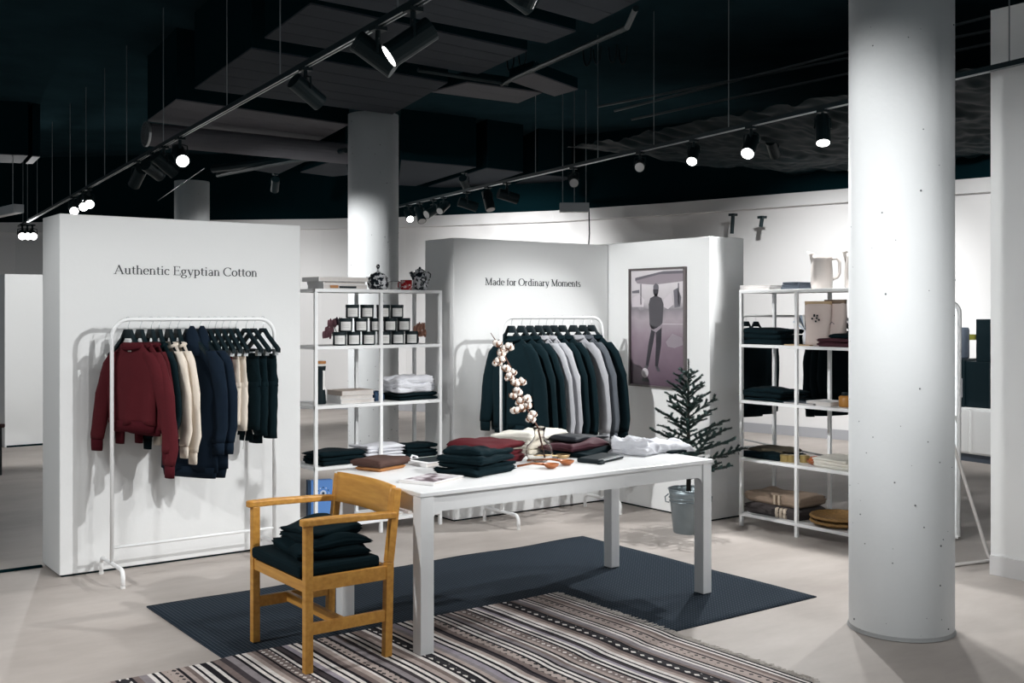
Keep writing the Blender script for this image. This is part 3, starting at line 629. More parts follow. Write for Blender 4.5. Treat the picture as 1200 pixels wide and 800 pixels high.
# ------------------------------------------------------------------ table goods
Z0 = TT+0.0005
p = oz(446, 549, TT)
folded('folded_bag', tan_leather, (p.x, p.y, Z0), 0.21, 0.17, 0.022, 0.35, 'folded tan cloth under the brown one on the table corner', 'cloth', wob=0.003)
folded('folded_bag', brown_cloth, (p.x, p.y, Z0+0.021), 0.25, 0.20, 0.034, 0.35, 'folded dark brown canvas garment lying on the tan cloth', 'garment', wob=0.005)
# magazine (open cover printed)
mag_m, nt, b, tc = nodes_of('magazine_cover_print', 0.4)
n1 = nt.nodes.new('ShaderNodeTexNoise'); n1.inputs['Scale'].default_value = 16; nt.links.new(tc.outputs['Object'], n1.inputs['Vector'])
r1 = ramp(nt, [(0.4, (0.08, 0.05, 0.06)), (0.5, (0.4, 0.33, 0.36)), (0.62, (0.72, 0.68, 0.7))]); nt.links.new(n1.outputs['Fac'], r1.inputs['Fac']); nt.links.new(r1.outputs['Color'], b.inputs['Base Color'])
def book(loc, w_, d_, h_, rz, cover, label, name='book', group=None, pages=None, cat='book'):
    t = thing(name, label, cat, loc, rz, group)
    B(-w_/2+0.003, w_/2-0.004, -d_/2+0.004, d_/2-0.004, 0.002, h_-0.002).build('pages', pages or paper_edge, t)
    B(-w_/2, w_/2, -d_/2, d_/2, 0, 0.002).build('back_cover', cover, t); B(-w_/2, w_/2, -d_/2, d_/2, h_-0.002, h_).build('front_cover', cover, t)
    B(-w_/2-0.001, -w_/2+0.003, -d_/2, d_/2, 0.002, h_-0.002).build('spine', cover, t)
    return t
p = oz(506, 563, TT); t = book((p.x, p.y, Z0), 0.26, 0.20, 0.014, 0.42, paper_white, 'thick white magazine with dusky floral cover near the table corner', 'magazine', cat='magazine')
B(-0.115, 0.115, -0.085, 0.085, 0.0141, 0.0146).build('cover_print', mag_m, t)
p = oz(508, 543, TT); t = book((p.x, p.y, Z0), 0.24, 0.19, 0.022, 0.1, paper_white, 'white book with a black square on its cover, lying behind the magazine')
B(-0.09, 0.11, -0.075, 0.09, 0.0221, 0.0226).build('cover_print', black_plastic, t)
p = oz(481, 541, TT); t = thing('gift_bow', 'small white ribbon bow lying beside the brown garment', 'ribbon', (p.x, p.y, Z0), 0.3)
for s in (-1, 1): MB().tube([(0,0,0.012), (s*0.03,0.015,0.03), (s*0.055,0,0.02), (s*0.03,-0.012,0.008), (0,0,0.01)], 0.006, 6).build('loop', white_cloth, t, smooth=True)
MB().ball((0,0,0.014), 0.011).build('knot', white_cloth, t, smooth=True)
MB().tube([(0,0,0.01), (0.05,-0.03,0.006), (0.09,-0.03,0.006)], 0.005, 6).build('ribbon_tail', white_cloth, t)
p = oz(561, 556, TT)
pile('folded_trousers', black_cloth, (p.x+0.035, p.y+0.07, Z0), 0.32, 0.28, 0.032, 4, 0.35, 'folded black trousers in the big pile at the table front', 'trousers', 'folded black trousers on the table', 0.010, 0.016, 0.03, crum=0.006)
p = oz(588, 548, TT)
pile('folded_sweatshirt', maroon_cloth, (p.x+0.05, p.y+0.22, Z0), 0.36, 0.26, 0.040, 3, 0.35, 'folded maroon sweatshirt in the pile behind the black trousers', 'sweatshirt', 'folded maroon sweatshirts on the table', 0.010, 0.012)
p = oz(637, 533, TT)
pile('folded_sweater', ivory_cloth, (p.x+0.05, p.y+0.20, Z0), 0.42, 0.28, 0.042, 3, 0.3, 'folded ivory sweater in the pile behind the glass vase', 'sweater', 'folded ivory sweaters on the table', 0.010, 0.014)
# vase
vp = oz(632, 541, TT); V0 = Vector((vp.x, vp.y, Z0))
prof = [(0.0, 0.004), (0.030, 0.004), (0.062, 0.02), (0.073, 0.05), (0.064, 0.085), (0.034, 0.115), (0.024, 0.14), (0.026, 0.165), (0.034, 0.185)]
outp = [(0.001, 0.0), (0.034, 0.0), (0.064, 0.018), (0.076, 0.05), (0.067, 0.087), (0.037, 0.118), (0.0265, 0.14), (0.0285, 0.165), (0.036, 0.186)]
t = thing('vase', 'round bellied clear glass vase holding the cotton branch', 'vase', V0)
MB().lathe(outp+[(r, z) for r, z in reversed(prof)][:-1]+[(0.001, 0.004)], 32, cap=False).build('glass_body', glass_m, t, smooth=True)
MB().lathe([(0.0335, 0.184), (0.0365, 0.187), (0.0335, 0.189)], 32, cap=False).build('rim', glass_m, t, smooth=True)
# cotton branch: leans left (away from table end), drawn in the plane through the vase facing the camera
rv = Vector((math.sin(TH), -math.cos(TH), 0)); dep = V0.x*math.cos(TH)+V0.y*math.sin(TH)
def cp(u, v): return rv*((u-632)/F*dep)+Vector((0, 0, (541-v)/F*dep))
t = thing('cotton_branch', 'leaning branch of white cotton bolls standing in the glass vase', 'branch', V0)
path = [cp(643, 534), cp(630, 500), cp(618, 480), cp(608, 455), cp(598, 430), cp(588, 410), cp(575, 390)]
path[0] = Vector((0.03, -0.01, 0.02))
MB().tube(path, [0.005, 0.005, 0.005, 0.0045, 0.004, 0.0035, 0.002], 8).build('stem', stem_m, t, smooth=True)
bolls = [(583,402),(590,409),(597,406),(587,421),(583,424),(593,431),(600,436),(597,441),(604,448),(611,447),(606,458),(602,463),(609,470),(617,467),(604,480),(611,478),(618,475),(624,485),(622,490),(588,414)]
for i, (u, v) in enumerate(bolls):
    c = cp(u, v)+Vector((-rv.y, rv.x, 0))*R.uniform(-0.02, 0.02)
    mb = MB()
    for k in range(4):
        a = k*1.57+i; mb.ball(c+Vector((0.013*math.cos(a), 0.013*math.sin(a), 0.009*math.sin(a*2))), 0.0145*R.uniform(0.8, 1.2), n=8, m=5, jit=0.4, seed=i*4+k)
    bo = mb.build('cotton_boll', cotton_m, t, smooth=True)
    mb = MB()
    for k in range(4):
        a = k*1.57+0.8+i; mb.tube([c+Vector((0,0,-0.02)), c+Vector((0.022*math.cos(a), 0.022*math.sin(a), -0.006)), c+Vector((0.027*math.cos(a), 0.027*math.sin(a), 0.012))], [0.004, 0.0045, 0.001], 5)
    mb.build('husk', husk_m, bo)
# spoons
for i, (u, v, uu, vv) in enumerate([(646, 549, 606, 548), (664, 545, 618, 541)]):
    c = oz(u, v, TT); e = oz(uu, vv, TT); d = (e-c); t = thing('wooden_spoon', ('reddish wooden spoon with round bowl at the table front edge' if i == 0 else 'reddish wooden spoon lying just behind the other spoon'), 'spoon', (c.x, c.y, Z0))
    a = d.normalized()
    MB().lathe([(0.002, 0.0), (0.02, 0.002), (0.036, 0.014), (0.041, 0.026), (0.037, 0.026), (0.03, 0.014), (0.002, 0.008)], 20, cap=False).build('bowl', spoon_wood, t, smooth=True)
    MB().tube([a*0.036+Vector((0,0,0.022)), a*0.1+Vector((0,0,0.024)), d+Vector((0,0,0.008))], [0.008, 0.005, 0.006], 8).build('handle', spoon_wood, t, smooth=True)
p = oz(668, 538, TT); t = thing('brass_scoop', 'pale brass scoop lying between the vase and the plum garments', 'scoop', (p.x, p.y+0.06, Z0))
MB().lathe([(0.002, 0.001), (0.03, 0.002), (0.04, 0.02), (0.036, 0.02), (0.002, 0.005)], 18, cap=False).build('bowl', brass_m, t, smooth=True); MB().tube([(-0.03,0.0,0.015), (-0.16,0.06,0.02)], 0.005, 8).build('handle', brass_m, t)
# dark bundle
p = oz(695, 535, TT)
folded('folded_scarf', black_cloth, (p.x+0.06, p.y+0.16, Z0), 0.42, 0.30, 0.034, 0.25, 'folded black scarf under the plum garment on the table', 'scarf', wob=0.01)
folded('folded_shirt', plum_cloth, (p.x-0.0, p.y+0.17, Z0+0.033), 0.36, 0.26, 0.038, 0.25, 'folded plum shirt with rolled front on the dark pile', 'shirt', wob=0.012)
folded('folded_shirt', mat('charcoal_cloth', (0.012, 0.014, 0.02), 0.7), (p.x+0.08, p.y+0.22, Z0+0.070), 0.32, 0.2, 0.022, 0.22, 'folded charcoal shirt on top of the plum one', 'shirt', wob=0.008)
p = oz(714, 541, TT); t = thing('leather_pouch', 'flat black leather pouch with a metal bar near the table edge', 'pouch', (p.x, p.y+0.07, Z0), 0.35)
B(-0.14, 0.14, -0.07, 0.07, 0, 0.024).build('pouch_body', black_plastic, t, bevel=0.008); MB().bar((-0.10,-0.072,0.017), (0.13,-0.072,0.017), 0.006, 0.006).build('metal_bar', steel, t); B(-0.15,-0.11,-0.085,-0.06,0.0,0.012).build('tab', black_plastic, t)
# white crumple
p = oz(770, 531, TT)
for i, (dx, dy, ww, dd, h, r) in enumerate(((-0.05, 0.10, 0.34, 0.28, 0.03, 0.3), (0.13, 0.05, 0.26, 0.2, 0.026, -0.2), (-0.10, 0.13, 0.26, 0.2, 0.034, 0.9))):
    folded('crumpled_shirt', white_cloth, (p.x+dx, p.y+dy, Z0+(0.026 if i == 2 else 0.0)), ww, dd, h, r, ('widest white shirt lying flat in the heap beside the dark pile','small white shirt lying at the very end of the table','white shirt crumpled on top of the heap beside the dark pile')[i], 'shirt', 'white shirts heaped on the table', 0.012, crum=0.028, nx=30, ny=26)
folded('folded_shirt', black_cloth, (p.x+0.12, p.y+0.0, Z0), 0.16, 0.14, 0.012, 0.1, 'thin black garment peeking out from under the white shirts', 'garment', wob=0.004)
# ------------------------------------------------------------------ clothes racks, hangers, garments
def rack(x0, x1, y, label, top=1.505, rz=0, loc=(0,0,0)):
    t = thing('clothes_rack', label, 'clothes rack', (x0, y, 0), rz); Lx = x1-x0; r = 0.1
    pts = [(0,0,0.10), (0,0,top-r)]+[(r-r*math.cos(a), 0, top-r+r*math.sin(a)) for a in [k*math.pi/16 for k in range(1, 9)]]
    pts += [(Lx-r+r*math.sin(a), 0, top-r+r*math.cos(a)) for a in [k*math.pi/16 for k in range(0, 9)]]+[(Lx,0,0.10)]
    MB().tube(pts, 0.0115, 10).build('hanging_frame', steel_white, t, smooth=True)
    MB().tube([(0,0,0.19), (Lx,0,0.19)], 0.009, 8).build('lower_bar', steel_white, t, smooth=True)
    for x in (0, Lx):
        f = [(x,-0.21,0.0), (x,-0.21,0.06)]+[(x,-0.21+0.04*(1-math.cos(a)), 0.06+0.04*math.sin(a)) for a in [k*math.pi/12 for k in range(1, 7)]]
        g = [(a, -b_, c) for a, b_, c in reversed(f)]
        MB().tube(f+g, 0.012, 10).build('foot', steel_white, t, smooth=True)
        for s in (-1, 1): MB().lathe([(0.014, 0), (0.014, 0.012)], 12, c=(x, s*0.21, 0)).build('rubber_cap', label_white, t)
    return t
RZ = 1.505
rack(1.86, 2.86, 6.40, 'white clothes rack in front of the Egyptian Cotton wall')
rack(4.625, 5.60, 6.40, 'white clothes rack in front of the Ordinary Moments wall')
def make_hanger(kind):
    t = thing('clothes_hanger', 'black hanger', 'hanger')
    hk = [(0, -0.014*math.cos(a)*1.0, 0.002+0.016*math.sin(a)) for a in [math.pi*(-0.25)+k*math.pi*1.25/8 for k in range(9)]]
    MB().tube([(0,0,-0.075), (0.0,0.002,-0.04), (0,0.014,-0.012)]+[(0, 0.0145*math.cos(a), 0.0145*math.sin(a)+0.0) for a in [k*math.pi/7 for k in range(8)]]+[(0,-0.013,-0.008)], 0.0022, 6).build('hook', steel, t, smooth=True)
    mb = MB()
    if kind == 'top':
        ps = [(-0.155,-0.215),(-0.10,-0.17),(-0.05,-0.118),(-0.024,-0.07),(0.024,-0.07),(0.05,-0.118),(0.10,-0.17),(0.155,-0.215)]
        rs = [[(x, -0.013, z-0.014), (x, 0.013, z-0.014), (x, 0.011, z+0.012), (x, -0.011, z+0.012)] for x, z in ps]
        mb.rings(rs); mb.build('shoulder_bar', black_plastic, t, smooth=False); MB().bar((-0.03,0,-0.095), (0.03,0,-0.095), 0.02, 0.03).build('neck_block', black_plastic, t)
    else:
        ps = [(-0.155,-0.195),(-0.05,-0.105),(-0.02,-0.072),(0.02,-0.072),(0.05,-0.105),(0.155,-0.195)]
        mb.rings([[(x, -0.011, z-0.013), (x, 0.011, z-0.013), (x, 0.011, z+0.013), (x, -0.011, z+0.013)] for x, z in ps]); mb.build('shoulder_bar', black_plastic, t)
        MB().bar((-0.155,0,-0.195), (0.155,0,-0.195), 0.012, 0.014).build('cross_bar', black_plastic, t)
        for s in (-1, 1): MB().box(s*0.12-0.012, s*0.12+0.012, -0.014, 0.014, -0.225, -0.19).build('clip', steel, t)
    return t
HT, HB = make_hanger('top'), make_hanger('bottom'); used = set()
def hanger(kind, x, y, rz, label, group):
    src = HT if kind == 'top' else HB
    if kind not in used:
        used.add(kind); src.location = (x, y, RZ+0.0); src.rotation_euler = (0, 0, rz); src['label'] = label; src['group'] = group; return src
    o = dup(src, (x, y, RZ), rz, label); o['group'] = group; return o
def sstep(a, b_, x):
    t_ = min(1, max(0, (x-a)/(b_-a))); return t_*t_*(3-2*t_)
def torso(hw, top, hem, th, seed, open_=0.0, n=32, nz=16):
    rs = []
    for i in range(nz+1):
        f = i/nz; z = top+(hem-top)*f
        if i == 0: a = 0.07
        else:
            a = 0.07+(hw-0.07)*sstep(-0.03, 0.14, f)**0.8
            a *= 1+0.03*math.sin(f*5+seed)
        b_ = th*(0.35+0.65*sstep(0, 0.3, f)); ring = []
        for k in range(n):
            an = 2*math.pi*k/n; cs, sn = math.cos(an), math.sin(an)
            px = a*math.copysign(abs(cs)**0.75, cs); fo = 1+0.45*f*math.sin(px*38+seed*2+f*2)+0.2*noise.noise(Vector((px*10, seed, f*4)))
            # shoulders slope down
            zz = z-(0.055*(abs(px)/hw)**1.2*(1-sstep(0, 0.40, f)) if i else 0)
            ring.append((px, b_*sn*fo, zz+(0.012*math.sin(px*20+seed) if i == nz else 0)))
        rs.append(ring)
    return MB().rings(rs)
def tube_e(path, n=16, seed=0, crk=0.12):
    rs = []
    for i, (x, y, z, rx, ry) in enumerate(path):
        rs.append([(x+rx*math.cos(2*math.pi*k/n)*(1+crk*noise.noise(Vector((k*0.7, i*0.8, seed)))), y+ry*math.sin(2*math.pi*k/n)*(1+crk*math.sin(i*1.7+k+seed)), z) for k in range(n)])
    return MB().rings(rs)
def lerp_path(P, m):
    out = []
    for i in range(m+1):
        f = i/m*(len(P)-1); k = min(int(f), len(P)-2); g = f-k; out.append(tuple(P[k][j]+(P[k+1][j]-P[k][j])*g for j in range(5)))
    return out
def sweater(m, rib, x, y, rz, label, group, hw=0.22, hem=-0.66, cuffs=(-0.74, -0.80), th=0.028, seed=0, hood=False, name='sweatshirt', cat='sweatshirt', tagw=True, spread=0.05):
    t = thing(name, label, cat, (x, y, RZ), rz, group); top = -0.132
    torso(hw, top, hem, th, seed).build('body', m, t, smooth=True)
    for s, cz in ((-1, cuffs[0]), (1, cuffs[1])):
        P = lerp_path([(s*(hw-0.06), 0, top-0.055, 0.035, th*0.8), (s*(hw-0.02), 0, top-0.12, 0.056, th*0.95), (s*(hw+spread*0.55), 0.01, top-0.30, 0.062, th*1.0), (s*(hw+spread), 0.015, cz+0.16, 0.058, th*0.95), (s*(hw+spread*1.05), 0.0, cz+0.07, 0.05, th*0.8)], 12)
        tube_e(P, seed=seed+s).build('sleeve', m, t, smooth=True)
        q = P[-1]; tube_e([(q[0], 0, cz+0.07, 0.045, th*0.7), (q[0], 0, cz+0.03, 0.045, th*0.68), (q[0], 0, cz, 0.042, th*0.66)], crk=0.03).build('cuff', rib, t, smooth=True)
    tube_e([(0, 0, hem+0.02, hw*0.97, th*1.05), (0, 0, hem-0.045, hw*0.9, th*0.95)], n=28, crk=0.05).build('hem_band', rib, t, smooth=True)
    if hood:
        tube_e([(0.0, 0, -0.22, 0.105, 0.045), (0.01, 0.0, -0.15, 0.075, 0.045), (0.02, 0.0, -0.08, 0.036, 0.032), (0.02, 0.0, -0.04, 0.010, 0.010)]).build('hood', m, t, smooth=True)
    else:
        MB().tube([(0.075*math.cos(a), -0.03*abs(math.sin(a))-0.0 if math.sin(a) < 0 else 0.02*math.sin(a), -0.146-0.022*(1 if math.sin(a) < 0 else 0)*abs(math.sin(a))) for a in [k*math.pi/10 for k in range(21)]], 0.011, 6).build('collar', rib, t, smooth=True)
        if tagw: B(-0.012, 0.012, -0.020, -0.017, -0.185, -0.16).build('neck_label', label_white, t)
    return t
def trousers(m, x, y, rz, label, group, hw=0.15, hem=-0.72, seed=0, strings=False, cat='trousers', name='trousers', legs=True):
    t = thing(name, label, cat, (x, y, RZ), rz, group); top = -0.215
    tube_e([(0,0,top,hw,0.016),(0,0,top-0.03,hw,0.022)], n=24, crk=0.03).build('waistband', m, t, smooth=True)
    tube_e(lerp_path([(0,0,top-0.028,hw*0.99,0.022),(0,0,top-0.16,hw*1.08,0.034),(0,0,top-0.2,hw*1.08,0.034)], 6), n=28, seed=seed).build('hip', m, t, smooth=True)
    for s in (-1, 1):
        tube_e(lerp_path([(s*hw*0.52,0,top-0.17,hw*0.55,0.034),(s*hw*0.54,0,top-0.3,hw*0.5,0.034),(s*hw*0.55,0,hem+0.02*s,hw*0.46,0.028)], 9), n=18, seed=seed+s).build('leg', m, t, smooth=True)
    if strings:
        for s in (-1, 1): MB().tube([(s*0.015,-0.028,top-0.02), (s*0.03,-0.04,top-0.2), (s*0.02,-0.036,hem+0.08), (s*0.05,-0.04,hem-0.02+s*0.05)], 0.003, 6).build('drawstring', label_white, t)
    return t
Y1 = 6.40; hg1 = 'hangers on the rack before the Egyptian Cotton wall'
def rx(u, y=Y1): return oy(u, 374, y).x
D = math.radians
tops = [(150,-64,maroon_cloth,maroon_dark,'maroon sweatshirt hanging at the open end of the rack','sweatshirt',dict(hem=-0.60,cuffs=(-0.77,-0.82),spread=0.09,hw=0.19)),
        (164,-78,maroon_cloth,maroon_dark,'maroon sweatshirt with its long sleeve hanging lowest on the rack','sweatshirt',dict(hem=-0.62,cuffs=(-0.74,-0.89),spread=0.08,hw=0.19)),
        (177,-84,maroon_cloth,maroon_dark,'maroon sweatshirt squeezed against a black one','sweatshirt',dict(hem=-0.60,cuffs=(-0.74,-0.80),spread=0.02,hw=0.17)),
        (186,-86,black_cloth,black_cloth,'black sweatshirt between the maroon and cream ones','sweatshirt',dict(hem=-0.62,cuffs=(-0.78,-0.70),spread=0.02,hw=0.17)),
        (198,-86,cream_cloth,cream_cloth,'cream sweatshirt next to the black sweatshirt','sweatshirt',dict(hem=-0.64,cuffs=(-0.76,-0.80),spread=0.02,hw=0.17)),
        (208,-86,cream_cloth,cream_cloth,'cream sweatshirt next to the navy coat','sweatshirt',dict(hem=-0.66,cuffs=(-0.76,-0.84),spread=0.02,hw=0.17))]
for i, (u, rz, m, rb, lb, nm, k) in enumerate(tops):
    hanger('top', rx(u), Y1, D(rz), 'black wooden hanger carrying the '+lb, hg1); sweater(m, rb, rx(u), Y1-(0.075 if i < 2 else 0.03), D(rz), lb, 'sweatshirts on the rack', seed=i*1.7, name=nm, **k)
for i, (u, rz, lb) in enumerate([(222,-62,'navy wool coat with raised hood beside the cream sweatshirts'), (234,-64,'navy wool coat with hood next to the hanging trousers')]):
    hanger('top', rx(u), Y1, D(rz), 'black wooden hanger carrying the '+lb, hg1)
    sweater(navy_cloth, navy_cloth, rx(u), Y1, D(rz), lb, 'navy coats on the rack', hw=0.22, hem=-0.90, cuffs=(-0.74,-0.80), th=0.029, seed=i*2+20, hood=True, name='hooded_coat', cat='coat', spread=0.0)
bots = [(244,maroon_cloth,-0.60,'maroon shorts half hidden by the navy coat',0),(252,black_cloth,-0.62,'black shorts between two maroon ones',0),(260,maroon_cloth,-0.60,'maroon shorts next to the cream trousers',0),
        (268,cream_cloth,-0.66,'cream shorts hanging against the maroon ones',1),(276,cream_cloth,-0.70,'cream shorts hanging against the black trousers',0),
        (288,black_cloth,-0.70,'black trousers with white drawstring next to the cream shorts',1),(297,black_cloth,-0.74,'black trousers in the middle of the three black pairs',1),(308,black_cloth,-0.76,'black trousers hanging last on the rack beside its post',0)]
for i, (u, m, hem, lb, st) in enumerate(bots):
    rz = D(-84 if u < 285 else -74)
    hanger('bottom', rx(u), Y1, rz, 'black clip hanger carrying the '+lb, hg1); trousers(m, rx(u), Y1, rz, lb, 'trousers and shorts on the rack', hem=hem, seed=i*1.3, strings=st, hw=0.125)
hg2 = 'hangers on the rack before the Ordinary Moments wall'
dark_grey_cloth = mat('dark_grey_melange', (0.09, 0.10, 0.115), 0.9, spec=0.2, var=0.15, vscale=120)
sw2 = [(599,-74,black_cloth,'black sweater hanging widest on the dark rack'),(611,-76,black_cloth,'black sweater second from the open end of the dark rack'),(621,-76,black_cloth,'black sweater hanging right before the first grey one'),
       (631,-76,grey_cloth,'light grey sweater squeezed before the second grey one'),(640,-76,grey_cloth,'light grey sweater followed by two black ones'),(649,-76,black_cloth,'black sweater right behind the pair of grey ones'),
       (659,-76,black_cloth,'black sweater right before the wide grey sleeve'),(672,-72,grey_cloth,'grey sweater with the broadest visible sleeve, between black ones'),(683,-76,dark_grey_cloth,'darker grey sweater next to the last black one'),(693,-70,black_cloth,'black sweater hanging last beside the poster wall')]
for i, (u, rz, m, lb) in enumerate(sw2):
    x = oy(u, 374, 6.40).x
    hanger('top', x, 6.40, D(rz), 'black wooden hanger carrying the '+lb, hg2)
    sweater(m, m, x, 6.40-0.02, D(rz), lb, 'sweaters on the dark rack', hw=0.185, hem=-0.80, cuffs=(-0.84,-0.93), th=0.029, seed=i*2.1+50, name='sweater', cat='sweater', spread=0.07, tagw=(i % 2 == 0))
# ------------------------------------------------------------------ shelving units
SZ = (1.705, 1.315, 0.912, 0.497, 0.098)
def shelf_unit(label, posts_a, fixed, depth, ax):
    t = thing('shelving_unit', label, 'shelf', (0,0,0)); s = 0.011
    def bx(a0, a1, b0, b1, z0, z1): return B(a0, a1, b0, b1, z0, z1) if ax == 'x' else B(b0, b1, a0, a1, z0, z1)
    lo, hi = min(posts_a), max(posts_a)
    for a in posts_a:
        for b_ in (fixed, fixed+depth): bx(a-s, a+s, b_-s, b_+s, 0, SZ[0]-0.001).build('post', steel_white, t)
    for z in SZ: bx(lo-s, hi+s, fixed-s-0.002, fixed+depth+s, z-0.022, z).build('shelf_board', steel_white, t, bevel=0.002)
    return t
shelf_unit('white steel shelf with black candle jars between the two lettered walls', (3.288, 3.79, 4.282), 6.687, 0.36, 'x')
shelf_unit('white steel shelf with cream jug and wicker trays behind the white column', (5.345, 4.848, 4.352), 6.01, 0.36, 'y')
# --- shelf 1 goods
YS = 6.687
def s1(u, v, z, dy=0.12): p = oy(u, v, YS+dy); return Vector((p.x, YS+dy, z+0.0005))
Z1 = SZ
def bxthing(name, loc, w_, d_, h_, rz, m, label, cat, group=None, lid=True):
    t = thing(name, label, cat, loc, rz, group)
    B(-w_/2, w_/2, -d_/2, d_/2, 0, h_*0.72).build('box_base', m, t, bevel=0.002); B(-w_/2-0.002, w_/2+0.002, -d_/2-0.002, d_/2+0.002, h_*0.72, h_).build('lid', m, t, bevel=0.002); return t
p = s1(396, 332, Z1[0], 0.14)
t = book(p, 0.34, 0.24, 0.03, 0.0, paper_white, 'white book with orange and black spine, lowest of the stack beside the splatter jar', 'book')
B(-0.12, -0.06, -0.1215, -0.12, 0.006, 0.025).build('spine_print', tan_leather, t); B(-0.05, 0.08, -0.1215, -0.12, 0.006, 0.02).build('spine_print', black_plastic, t)
book(p+Vector((-0.01,0,0.0305)), 0.33, 0.24, 0.02, 0.02, paper_white, 'thin white book in the middle of the stack on the jar shelf', 'book')
book(p+Vector((-0.03,-0.02,0.051)), 0.38, 0.26, 0.03, 0.0, paper_white, 'wide white box-like book on top of the stack on the jar shelf', 'book')
p = s1(443, 333, Z1[0], 0.10); t = thing('sugar_jar', 'black and white splatter enamel jar with knobbed lid', 'jar', p)
MB().lathe([(0.058, 0), (0.072, 0.02), (0.078, 0.05), (0.072, 0.08), (0.058, 0.092)], 24).build('jar_body', splat_bw, t, smooth=True)
ld = MB().lathe([(0.062, 0.09), (0.05, 0.112), (0.02, 0.122), (0.008, 0.128)], 24).build('lid', splat_bw, t, smooth=True); MB().lathe([(0.007, 0.126), (0.007, 0.15), (0.014, 0.165), (0.010, 0.178), (0.002, 0.182)], 16).build('knob', splat_bw, ld, smooth=True)
for s in (-1, 1): MB().tube([(s*0.072,0,0.05), (s*0.095,0,0.06), (s*0.092,0,0.085), (s*0.068,0,0.085)], 0.005, 6).build('handle', splat_bw, t, smooth=True)
def mug(p, m, label, r=0.036, h=0.062, side=1):
    t = thing('enamel_mug', label, 'mug', p)
    MB().lathe([(r*0.92, 0), (r, 0.006), (r, h), (r-0.003, h), (r-0.003, 0.006), (0.002, 0.006)], 24, cap=False).build('cup', m, t, smooth=True)
    MB().lathe([(r-0.003, h-0.001), (r+0.002, h), (r-0.003, h+0.002)], 24, cap=False).build('rim', black_plastic, t, smooth=True)
    MB().tube([(side*r*0.95,0,h*0.8), (side*(r+0.025),0,h*0.75), (side*(r+0.025),0,h*0.3), (side*r*0.95,0,h*0.2)], 0.004, 6).build('handle', m, t, smooth=True)
mug(s1(463, 333, Z1[0], 0.14), label_white, 'white enamel mug with dark rim beside the splatter jar', side=-1)
mug(s1(476, 334, Z1[0], 0.07), splat_red, 'red splatter enamel mug beside the coffee pot', 0.042, 0.07, -1)
p = s1(492, 334, Z1[0], 0.10); t = thing('coffee_pot', 'black and white splatter enamel coffee pot with thin handle', 'coffee pot', p)
MB().lathe([(0.058, 0), (0.06, 0.01), (0.052, 0.08), (0.045, 0.13)], 24).build('pot_body', splat_bw, t, smooth=True)
ld = MB().lathe([(0.048, 0.13), (0.038, 0.145), (0.015, 0.156)], 24).build('lid', splat_bw, t, smooth=True); MB().ball((0,0,0.162), 0.01).build('knob', splat_bw, ld, smooth=True)
MB().tube([(-0.044,0,0.08), (-0.065,0,0.11), (-0.078,0,0.132)], [0.018, 0.014, 0.012], 10).build('spout', splat_bw, t, smooth=True)
MB().tube([(0.044,0,0.122), (0.07,0,0.135), (0.092,0,0.12), (0.088,0,0.09), (0.062,0,0.045)], 0.005, 6).build('handle', splat_bw, t, smooth=True)
# candle jars
def jar(): 
    t = thing('candle_jar', 'black glass candle jar', 'candle jar'); r, h = 0.0465, 0.094
    MB().lathe([(r*0.93, 0), (r, 0.005), (r, h*0.74), (r*0.97, h*0.77)], 24).build('glass', black_plastic, t, smooth=True)
    MB().lathe([(r*1.04, h*0.77), (r*1.04, h*0.98), (r*1.0, h)], 24).build('lid', black_metal, t, smooth=False)
    vs = []; n = 8
    for k in range(n+1):
        a = -math.pi/2-0.8+1.6*k/n
        vs += [((r+0.0012)*math.cos(a), (r+0.0012)*math.sin(a), 0.010), ((r+0.0012)*math.cos(a), (r+0.0012)*math.sin(a), h*0.745)]
    o = MB().add(vs, [(2*k, 2*k+2, 2*k+3, 2*k+1) for k in range(n)]).build('paper_label', label_white, t, smooth=True)
    vs2 = []
    mb = MB()
    for zz in (0.05, 0.04, 0.03):
        for k in range(n-1):
            a = -math.pi/2-0.5+1.0*k/(n-1); b2 = -math.pi/2-0.5+1.0*(k+1)/(n-1); q = r+0.0016
            mb.add([(q*math.cos(a), q*math.sin(a), zz), (q*math.cos(b2), q*math.sin(b2), zz), (q*math.cos(b2), q*math.sin(b2), zz+0.0018), (q*math.cos(a), q*math.sin(a), zz+0.0018)], [(0,1,2,3)])
    mb.build('label_text', mat('label_grey', (0.4, 0.39, 0.38), 0.7), o)
    return t
J = jar(); J['group'] = 'pyramid of candle jars'; first = True
rows = [([398, 414.5, 432, 450, 466, 482], 'bottom'), ([405, 423, 441, 457, 473], 'middle'), ([413, 430, 449, 465], 'top')]
for r_, (us, nm) in enumerate(rows):
    for u in us:
        x = oy(u, 400, YS+0.07).x; loc = (x, YS+0.07, Z1[1]+0.0005+r_*0.0945); lb = 'black candle jar with white label in the %s row of the pyramid' % nm
        if first: J.location = loc; J['label'] = lb; J.rotation_euler = (0,0,-0.42); first = False
        else: dup(J, loc, -0.42, lb)
